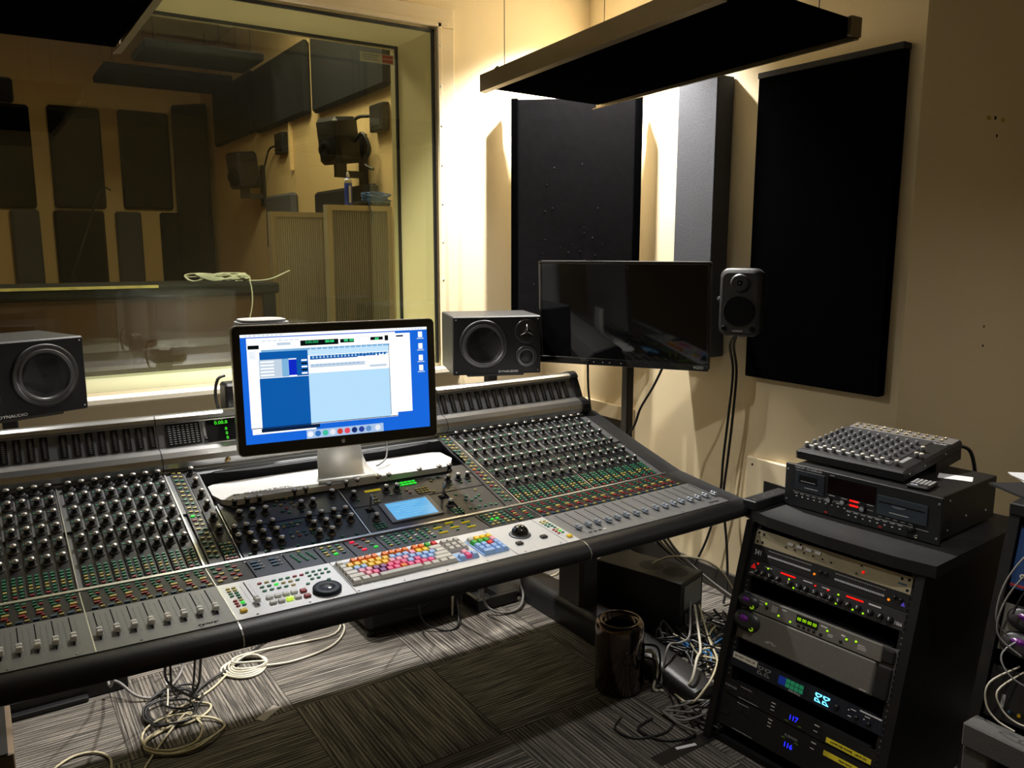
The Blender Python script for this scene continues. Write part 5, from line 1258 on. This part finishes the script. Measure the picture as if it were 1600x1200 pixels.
def unit2(name, label, z0, z1, m):
    zc = (z0+z1)/2; hh = (z1-z0)/math.cos(SPIT)
    M = S0 @ T((0, syz(zc), zc)) @ RX(-SPIT)
    t = thing(name, label, 'rack unit', M, 'rack units in the second rack')
    MB().box((-.253, 0, -hh/2+.001), (.253, .004, hh/2-.001)).build('front_panel', m, t, M)
    MB().box((-.22, .004, -hh/2+.003), (.22, .22, hh/2-.003)).build('chassis', BLK2, t, M)
    return t, M, hh
t, M, h = unit2('patch_bay', 'blue fronted patch bay with plugged cables', .70, .85, mat('blue_patch_panel', (.015, .05, .16), .4))
for i in range(6):
    for r in range(3): MB().lathe([(.006, 0), (.006, .003), (.003, .003), (.003, 0)], 10).build('jack', mat('ivory_jack', (.6, .55, .45), .4), t, F_(M, -.23+.028*i, .045-.045*r))
rects(t, M, [(-.253, -.072, .253, -.066)], BTN['r'], 'red_stripe', .001)
t, M, h = unit2('mic_preamp', 'dark unit with purple oval vents in the second rack', .555, .665, GUN)
lens(t, M, -.195, .03, .050, .030); lens(t, M, -.20, -.030, .050, .030)
t, M, h = unit2('monitor_controller', 'black unit with small coloured lamps in the second rack', .40, .52, BLACK)
for i, m in enumerate((BTN['b'], BTN['Y'], BTN['r'], BTN['w'], BTN['g'], BTN['w'])): MB().lathe([(.005, 0), (.004, .003), (0, .003)], 10).build('coloured_button', m, t, F_(M, -.20+.02*i, -.035))
rects(t, M, [(-.222, -.03, -.214, .0)], GPRINT, 'label_strip', .001)
for k, (pts, m, lb) in enumerate((
    ([(-.19, -.02, .83), (-.22, -.08, .79), (-.245, -.11, .72), (-.25, -.12, .64), (-.23, -.1, .60)], GCAB, 'grey patch cable hanging beside the blue patch bay, outermost'),
    ([(-.17, -.02, .81), (-.20, -.09, .77), (-.235, -.12, .69), (-.24, -.13, .61), (-.19, -.12, .57)], GCAB, 'grey patch cable hanging beside the blue patch bay, inner loop'),
    ([(-.16, -.03, .78), (-.19, -.08, .75), (-.21, -.1, .70), (-.22, -.11, .66)], KCAB, 'black patch cable in the second rack'),
    ([(-.18, -.06, .62), (-.225, -.13, .57), (-.20, -.15, .53), (-.15, -.14, .51), (-.10, -.14, .52)], mat('silver_patch_lead', (.22, .22, .22), .3), 'silvery patch lead curving across the purple vents'),
    ([(-.20, -.09, .53), (-.235, -.16, .50), (-.235, -.17, .45), (-.21, -.17, .42), (-.17, -.17, .41)], WCAB, 'pale patch lead looping in front of the lower unit'),
    ([(-.19, -.09, .52), (-.215, -.165, .49), (-.20, -.17, .45), (-.17, -.165, .43), (-.13, -.16, .43)], WCAB, 'second pale patch lead looping in front of the lower unit'))):
    cable([S0 @ Vector(p) for p in pts], .0022, m, lb, 'patch cables of the second rack', name='patch_cable')
for (z, c) in ((.79, BTN['o']), (.84, REDL)):
    MB().cyl(S0 @ Vector((-.165, syz(z)-.005, z)), S0 @ Vector((-.165, syz(z)-.04, z+.004)), .005, 8).build('patch_plug', c, label='orange patch plug in the blue patch bay' if z < .8 else 'red patch plug high in the blue patch bay', cat='plug')
pl = thing('folder', 'dark folder jutting over the edge of the second rack', 'folder', S0 @ T((-.2, .15, .90)))
MB().prism([(-.375, .09), (-.20, -.02), (.10, .15), (-.18, .34)], .9005, .906).build('folder_cover', mat('dark_folder', (.02, .02, .021), .6), pl, S0)
for k in range(3):
    MB().prism(rrect(.21, .297, .002, 1), 0, .002, M=None).build('paper_sheet', CARD, None, S0 @ T((-.205+.012*k, .19, .9062+.0022*k)) @ RZ(.75+.10*k), label=('bottom', 'middle', 'top')[k]+' sheet of the white papers on the second rack', cat='paper', group='papers on the second rack')
gd = thing('grey_frame', 'grey box section frame in front of the second rack', 'stand', (1.83, .5, 0))
GM_ = mat('grey_textured_paint', (.10, .098, .095), .7, bump=(300, .3))
MB().box((1.79, .10, .34), (1.85, .722, .40), bev=.004).build('top_rail', GM_, gd)
MB().box((1.795, .66, 0), (1.845, .72, .34), bev=.004).build('upright', GM_, gd)
MB().box((1.795, .10, 0), (1.845, .16, .34), bev=.004).build('upright', GM_, gd)
# ------------------------------------------------------------------ floor things
MPC = (1.682, 1.815, 0)
mp = thing('cylinder_computer', 'glossy dark cylindrical computer standing on the carpet', 'computer', MPC)
GLOSS = mat('polished_dark_shell', (.13, .095, .075), .12, .95, coat=.4)
MB().lathe([(.078, .004), (.0835, .010), (.0835, .232), (.080, .244), (.072, .250), (.064, .250), (.058, .243), (.056, .225)], 48, M=T(MPC)).build('shell', GLOSS, mp)
MB().lathe([(.056, .225), (.050, .205), (.020, .200), (.016, .207), (0, .207)], 32, M=T(MPC)).build('fan_well', MATTE, mp)
MB().lathe([(.076, 0), (.076, .004)], 32, M=T(MPC)).build('foot_ring', BLACK, mp)
ioa = math.radians(-38)
IO = T(MPC) @ RZ(ioa)     # local +x towards the socket panel
MB().box((.079, -.032, .03), (.0842, .032, .175), bev=.002).build('socket_panel', MATTE, mp, IO)
for k in range(6):
    for s in (-1, 1): MB().box((.0842, s*.014-.008, .045+.02*k), (.0852, s*.014+.008, .053+.02*k)).build('socket', GPRINT, mp, IO)
fruit(IO @ T((.0838, 0, .200)) @ RZ(PI/2) @ RX(PI/2), 2.2, mat('silver_logo_dark', (.30, .29, .28), .4), mp)
# chassis behind the console foot
ch = thing('computer_chassis', 'black steel computer chassis on its side behind the console foot', 'computer', (2.18, 2.15, 0))
CM = T((2.08, 1.92, 0)) @ RZ(math.radians(16))     # local x right (away), y along
MB().box((0, 0, .012), (.175, .39, .243), bev=.003).build('case', mat('speckled_black_steel', (.010, .010, .011), .5, noise=(300, .6)), ch, CM)
q = MB()
for c in (.075, .185):
    for k in range(5):
        n = 8+6*k
        for i in range(n): a = 2*PI*i/n; q.box((.09+.009*(k+1)*math.cos(a)-.0022, c+.009*(k+1)*math.sin(a)-.0022, .2430), (.09+.009*(k+1)*math.cos(a)+.0022, c+.009*(k+1)*math.sin(a)+.0022, .2434))
q.build('vent_holes', MATTE, ch, CM, kind='stuff')
MB().box((.02, -.004, .13), (.155, .0, .225), bev=.001).build('rear_io_plate', mat('dull_zinc', (.20, .22, .22), .45, .6), ch, CM)
for k in range(4): MB().box((.03+.03*k, -.006, .025), (.05+.03*k, 0, .11), bev=.001).build('slot_cover', mat('dull_zinc_slot', (.13, .14, .14), .45, .6), ch, CM)
for (x, y) in ((.02, .03), (.155, .03), (.02, .36), (.155, .36)): MB().cyl((x, y, 0), (x, y, .013), .012, 10).build('rubber_foot', BLACK, ch, CM)
# subwoofer under the desk
sb = thing('subwoofer', 'black rounded subwoofer box on the floor under the console', 'subwoofer', (1.30, 2.78, 0))
MB().box((1.09, 2.605, .025), (1.53, 2.98, .40), bev=.025).build('cabinet', mat('textured_black_cabinet', (.012, .011, .011), .7, noise=(200, .6), bump=(300, .4)), sb)
MB().lathe([(.14, 0), (.14, .006), (.125, .008), (.12, .002), (.07, -.01), (0, 0)], 36, M=T((1.31, 2.605, .215)) @ RX(PI/2)).build('driver', RUBR, sb)
for x in (1.12, 1.49):
    for y in (2.64, 2.94): MB().cyl((x, y, 0), (x, y, .026), .018, 10).build('rubber_foot', BLACK, sb)
# flat black steel cases on the floor
def flat_case(lo, hi, label, sticker=False):
    t = thing('power_case', label, 'power supply', ((lo[0]+hi[0])/2, (lo[1]+hi[1])/2, 0))
    (a, b, c), (d, e, g) = lo, hi
    MB().box(lo, (d, b+.02, g), bev=.002).box((a, e-.02, c), (d, e, g), bev=.002).box((a, b+.02, c), (a+.02, e-.02, g), bev=.002).box((d-.09, b+.02, c), (d, e-.02, g), bev=.002).build('steel_frame', BLK2, t)
    MB().box((a+.02, b+.02, c), (d-.09, e-.02, c+.012)).build('floor_plate', MATTE, t)
    MB().box((a+.04, e-.07, c+.012), (a+(d-a)*.45, e-.03, g-.004), bev=.002).build('power_block', BLACK, t)
    return t
flat_case((-.13, 2.745, .002), (.262, 2.96, .052), 'flat black steel case on the carpet under the console end')
flat_case((1.575, 2.58, .002), (1.775, 2.80, .05), 'flat black steel case on the carpet beside the console leg')
wp = thing('wooden_board', 'edge of a worn wooden panel at the lower picture corner', 'wooden panel', (-.12, 2.6, 0))
MB().box((-.155, 2.40, 0), (-.085, 2.70, .075), bev=.003).build('panel_board', mat('worn_wood', (.14, .10, .065), .6, noise=(12, .4)), wp)
MB().box((-.157, 2.40, .075), (-.10, 2.70, .079)).build('top_edging', BLACK, wp)
MB().box((-.045, -.016, 0), (.045, .016, .0008)).build('paper_tag', mat('grey_tag', (.34, .30, .27), .8), None, T((.618, 2.32, .0012)) @ RZ(.62), label='grey paper tag lying on the dark carpet', cat='tag')
MB().box((-.035, -.006, 0), (.035, .006, .0008)).build('cable_label', CARD, None, T((1.625, 1.437, .0014)) @ RZ(-.25), label='thin white strip of paper on the carpet by the rack', cat='paper')
MB().box((-.16, -.024, 0), (.16, .024, .0006)).build('tape_strip', mat('black_floor_tape', (.008, .008, .008), .5), None, T((1.655, 1.435, .0006)) @ RZ(.02), label='strip of black tape stuck to the carpet under the white paper strip', cat='tape')
# jack plug hanging below the armrest
jp = thing('chrome_plug', 'chrome jack plug hanging under the console armrest', 'plug', (.47, 2.18, .50))
MB().lathe([(.016, 0), (.022, .03), (.024, .05), (.018, .06)], 16, M=T((.50, 2.20, .50))).build('barrel', mat('smoky_chrome', (.15, .15, .15), .15, .9), jp)
MB().lathe([(.018, .06), (.014, .075), (0, .078)], 16, M=T((.50, 2.20, .50))).build('collar', CHROME, jp)
MB().cyl((.50, 2.20, .575), (.50, 2.20, .61), .006, 8).build('lead', KCAB, jp)

# ------------------------------------------------------------------ cables on the floor
cg = 'loose cables on the carpet under the console'
coil = []
for k in range(5):
    for i in range(16):
        a = 2*PI*i/16; r = .075-.006*k+.004*math.sin(3*a+k)
        coil.append((.634+r*1.05*math.cos(a)+.004*k, 2.655+r*math.sin(a), .006+.0035*k+.0015*math.sin(a*2)))
cable(coil+[(.60, 2.66, .03), (.62, 2.70, .03), (.75, 2.74, .008), (.90, 2.72, .006), (1.0, 2.72, .006), (1.05, 2.78, .02), (1.04, 2.86, .08), (1.02, 2.9, .3)], .0044, WCAB, 'white cable coiled flat on the carpet with a tail to the right', cg, k=3)
cable([(.70, 2.62, .008), (.80, 2.60, .006), (.95, 2.63, .006), (1.04, 2.72, .008), (1.06, 2.80, .03), (1.05, 2.86, .15), (1.03, 2.9, .35)], .0045, WCAB, 'white cable running from the flat coil up to the console', cg)
cable([(.57, 2.64, .008), (.50, 2.57, .006), (.42, 2.52, .006), (.36, 2.50, .006), (.33, 2.45, .006), (.37, 2.40, .006), (.44, 2.42, .006), (.47, 2.47, .006), (.42, 2.51, .012)], .004, CCAB, 'cream cable wandering from the flat coil to the black loops', cg)
def loop(cx, cy, rx, ry, n, z=.006, ph=0., wob=.12):
    return [(cx+rx*(1+wob*math.sin(1.3*i))*math.cos(ph+i*.7), cy+ry*(1+wob*math.cos(1.7*i))*math.sin(ph+i*.7), z+.004*(i % 3)) for i in range(n)]
cable([(.33, 2.30, .45), (.335, 2.36, .30), (.34, 2.45, .14)]+loop(.36, 2.52, .085, .11, 16, .008), .0046, KCAB, 'thick black cable dropping into loops under the console', cg)
cable([(.345, 2.31, .45), (.345, 2.38, .30), (.35, 2.44, .12)]+loop(.345, 2.48, .075, .09, 14, .014, 1.), .0038, KCAB, 'black cable dropping beside the thick looped one', cg)
cable([(.42, 2.32, .45), (.425, 2.40, .28), (.43, 2.50, .10), (.44, 2.58, .02)]+loop(.40, 2.56, .07, .08, 9, .01, .4), .004, KCAB, 'black cable hanging nearer the white coil', cg)
cable([(.445, 2.31, .45), (.44, 2.40, .25), (.445, 2.50, .08), (.43, 2.55, .012), (.50, 2.62, .01), (.62, 2.69, .012), (.75, 2.80, .01), (.88, 2.86, .01)], .0045, KCAB, 'black cable crossing over the white coil', cg)
cable(loop(.36, 2.33, .11, .085, 15, .006, 2., .08), .0042, CCAB, 'cream cable in wide loops on the dark carpet', cg)
cable(loop(.33, 2.36, .095, .10, 11, .010, .3, .1)+[(.24, 2.25, .006), (.20, 2.15, .006)], .0036, CCAB, 'thinner cream cable looping over the wide cream loops', cg)
cable([(-.02, 2.28, .006), (.0, 2.36, .006), (.06, 2.405, .006), (.12, 2.39, .006), (.15, 2.33, .006), (.14, 2.25, .006)], .0038, CCAB, 'single cream loop at the bottom picture edge', cg)
cable([(.20, 2.30, .45), (.20, 2.42, .28), (.195, 2.60, .10), (.20, 2.72, .058), (.23, 2.70, .05), (.27, 2.64, .02), (.32, 2.62, .006), (.38, 2.66, .006), (.44, 2.74, .03), (.45, 2.78, .15), (.44, 2.75, .35)], .005, GCAB, 'grey cable dropping over the flat steel case', cg)
cable([(.40, 2.90, .02), (.50, 2.92, .006), (.62, 2.95, .006), (.72, 2.96, .05), (.75, 2.93, .2)], .0045, WCAB, 'white cable running along the carpet near the wall', cg)
ep = thing('network_plug', 'clear network plug standing up from the looped cables', 'plug', (.36, 2.60, .02))
MB().box((-.006, -.010, 0), (.006, .010, .022), bev=.001).build('clear_body', mat('clear_plastic', (.65, .63, .6), .1), ep, T((.362, 2.60, .045)) @ RX(.5))
MB().tube(smooth([(.362, 2.595, .048), (.358, 2.57, .035), (.35, 2.54, .012), (.34, 2.50, .008)]), .003, 6).build('cable_tail', WCAB, ep)
cable([(1.42, 2.42, .50), (1.43, 2.50, .30), (1.45, 2.57, .10), (1.455, 2.585, .02)], .0045, WCAB, 'white cable hanging straight down before the subwoofer', cg)
cable([(1.25, 2.40, .50), (1.27, 2.50, .25), (1.30, 2.56, .06), (1.36, 2.52, .008), (1.42, 2.50, .006), (1.46, 2.54, .03), (1.48, 2.6, .12)], .004, KCAB, 'thin black cable sagging before the subwoofer', cg)
cable([(1.55, 2.42, .50), (1.56, 2.50, .25), (1.585, 2.545, .06), (1.64, 2.51, .012), (1.72, 2.50, .01), (1.79, 2.56, .03), (1.815, 2.62, .12), (1.80, 2.5, .5)], .0055, GCAB, 'grey cable sagging beside the console leg', cg)
cable([(1.58, 2.50, .45), (1.62, 2.66, .10), (1.70, 2.72, .06), (1.76, 2.83, .03), (1.85, 2.86, .02), (1.95, 2.90, .02)], .005, WCAB, 'white cable over the steel case beside the leg', cg)
cable([(1.78, 2.86, .012), (1.9, 2.80, .010), (2.02, 2.70, .012), (2.08, 2.66, .06), (2.1, 2.62, .20)], .005, CCAB, 'cream cable behind the computer chassis', cg)
# tidy bundle rising from the floor to the console, right side
bg = 'cables rising from the floor to the console beside the chassis'
for k, (m, lb) in enumerate(((GCAB, 'grey cable sweeping down from the console to the floor'), (GCAB, 'second grey cable sweeping down from the console'), (WCAB, 'pale cable sweeping down from the console to the floor'), (KCAB, 'black cable sweeping down from the console beside the grey ones'))):
    o = .022*k
    cable([(2.02-o, 2.05+o, .62), (2.10-o*.5, 2.08+o, .46), (2.22-o*.3, 2.10+o, .30), (2.36, 2.06+o*.6, .16), (2.46, 1.95+o*.6, .06), (2.50, 1.84+o, .015+.006*k)], .0055+.001*(k % 2), m, lb, bg)
cable([(2.12, 2.12, .25), (2.16, 2.06, .29), (2.24, 1.98, .29), (2.31, 1.93, .24), (2.36, 1.90, .15), (2.42, 1.86, .05)], .0048, CCAB, 'cream cable arching over the chassis end', bg)
# tangle between chassis, rack and wall
tg = 'tangled cables on the floor beside the rack'
TB, TG, TW, TK = ('blue cable in the tangle beside the rack', 'grey cable in the tangle beside the rack', 'cream cable in the tangle beside the rack', 'black cable in the tangle beside the rack')
rnd = random.Random(11)
def tangle(m, lb, r, cx, cy, sx, sy, n, zmax):
    a = rnd.uniform(0, 6.28); x, y = cx+rnd.uniform(-sx, sx), cy+rnd.uniform(-sy, sy); pts = []
    for i in range(n):
        a += rnd.uniform(-1.1, 1.1)
        x += .075*math.cos(a); y += .085*math.sin(a)
        if abs(x-cx) > sx: a = PI-a; x = cx+math.copysign(sx, x-cx)
        if abs(y-cy) > sy: a = -a; y = cy+math.copysign(sy, y-cy)
        pts.append((x, y, rnd.uniform(.006, zmax)))
    cable(pts, r, m, lb, tg, k=5)
BLC = mat('bright_blue_cable', (.02, .16, .42), .4)
for k in range(9): tangle(BLC, TB, .0032, 2.17, 1.66, .17, .22, 11, .07)
for k in range(16): tangle(KCAB, TK, .0045, 2.16, 1.68, .20, .26, 11, .08)
for k in range(11): tangle(GCAB, TG, .0042, 2.20, 1.72, .18, .26, 11, .08)
for k in range(6): tangle(CCAB, TW, .0040, 2.20, 1.76, .18, .24, 9, .08)
for k in range(6): tangle(KCAB, TK, .0040, 1.86, 1.47, .13, .07, 9, .05)
for k in range(3): tangle(BLC, TB, .003, 1.95, 1.44, .08, .08, 7, .04)
for k in range(3): tangle(GCAB, TG, .0036, 1.76, 1.52, .08, .08, 7, .03)
# leads plugged into the cylinder computer
mg = 'leads plugged into the cylinder computer'
def P_(x, y, z): return IO @ Vector((x, y, z))
cable([P_(.085, -.01, .14), P_(.12, -.01, .13), P_(.13, -.02, .07), P_(.12, -.03, .01), P_(.20, .0, .006), (1.83, 1.62, .06), (1.90, 1.66, .11), (1.98, 1.72, .085), (2.06, 1.80, .08), (2.14, 1.905, .15)], .0052, WCAB, 'thick white cable arching from the cylinder computer over the console foot', mg)
cable([P_(.085, .01, .10), P_(.13, .015, .09), P_(.15, .01, .03), (1.80, 1.60, .006), (1.86, 1.575, .06), (1.94, 1.61, .085), (2.02, 1.68, .07), (2.10, 1.79, .07), (2.17, 1.91, .14)], .004, CCAB, 'thin cream cable arching beside the thick white one', mg)
cable([P_(.085, 0, .16), P_(.13, 0, .15), P_(.14, 0, .08), P_(.12, .01, .006), P_(.16, .05, .006), (1.72, 1.50, .006), (1.66, 1.46, .006), (1.58, 1.50, .006), (1.56, 1.58, .006), (1.64, 1.60, .006)], .0042, KCAB, 'black lead looping on the carpet before the cylinder computer', mg)
cable([P_(.085, -.012, .12), P_(.12, -.02, .11), P_(.125, -.03, .05), (1.78, 1.66, .006), (1.70, 1.56, .006), (1.62, 1.52, .006), (1.52, 1.55, .006), (1.50, 1.62, .006), (1.56, 1.66, .006)], .0036, KCAB, 'thin black lead circling on the carpet', mg)
cable([P_(.085, .012, .13), P_(.115, .02, .125), P_(.12, .02, .06), P_(.13, .03, .006), (1.79, 1.72, .02), (1.86, 1.76, .12), (1.96, 1.80, .09), (2.05, 1.84, .08), (2.12, 1.91, .17)], .0045, GCAB, 'grey lead from the cylinder computer towards the chassis', mg)
for (p, lb) in (((2.30, 1.78, .05), 'green plug lying in the cable tangle, further back'), ((2.33, 1.70, .05), 'green plug lying in the cable tangle by the rack')):
    MB().box((p[0]-.012, p[1]-.009, p[2]), (p[0]+.012, p[1]+.009, p[2]+.018), bev=.003).build('green_plug', mat('green_plug_plastic', (.02, .32, .16), .4), label=lb, cat='plug')
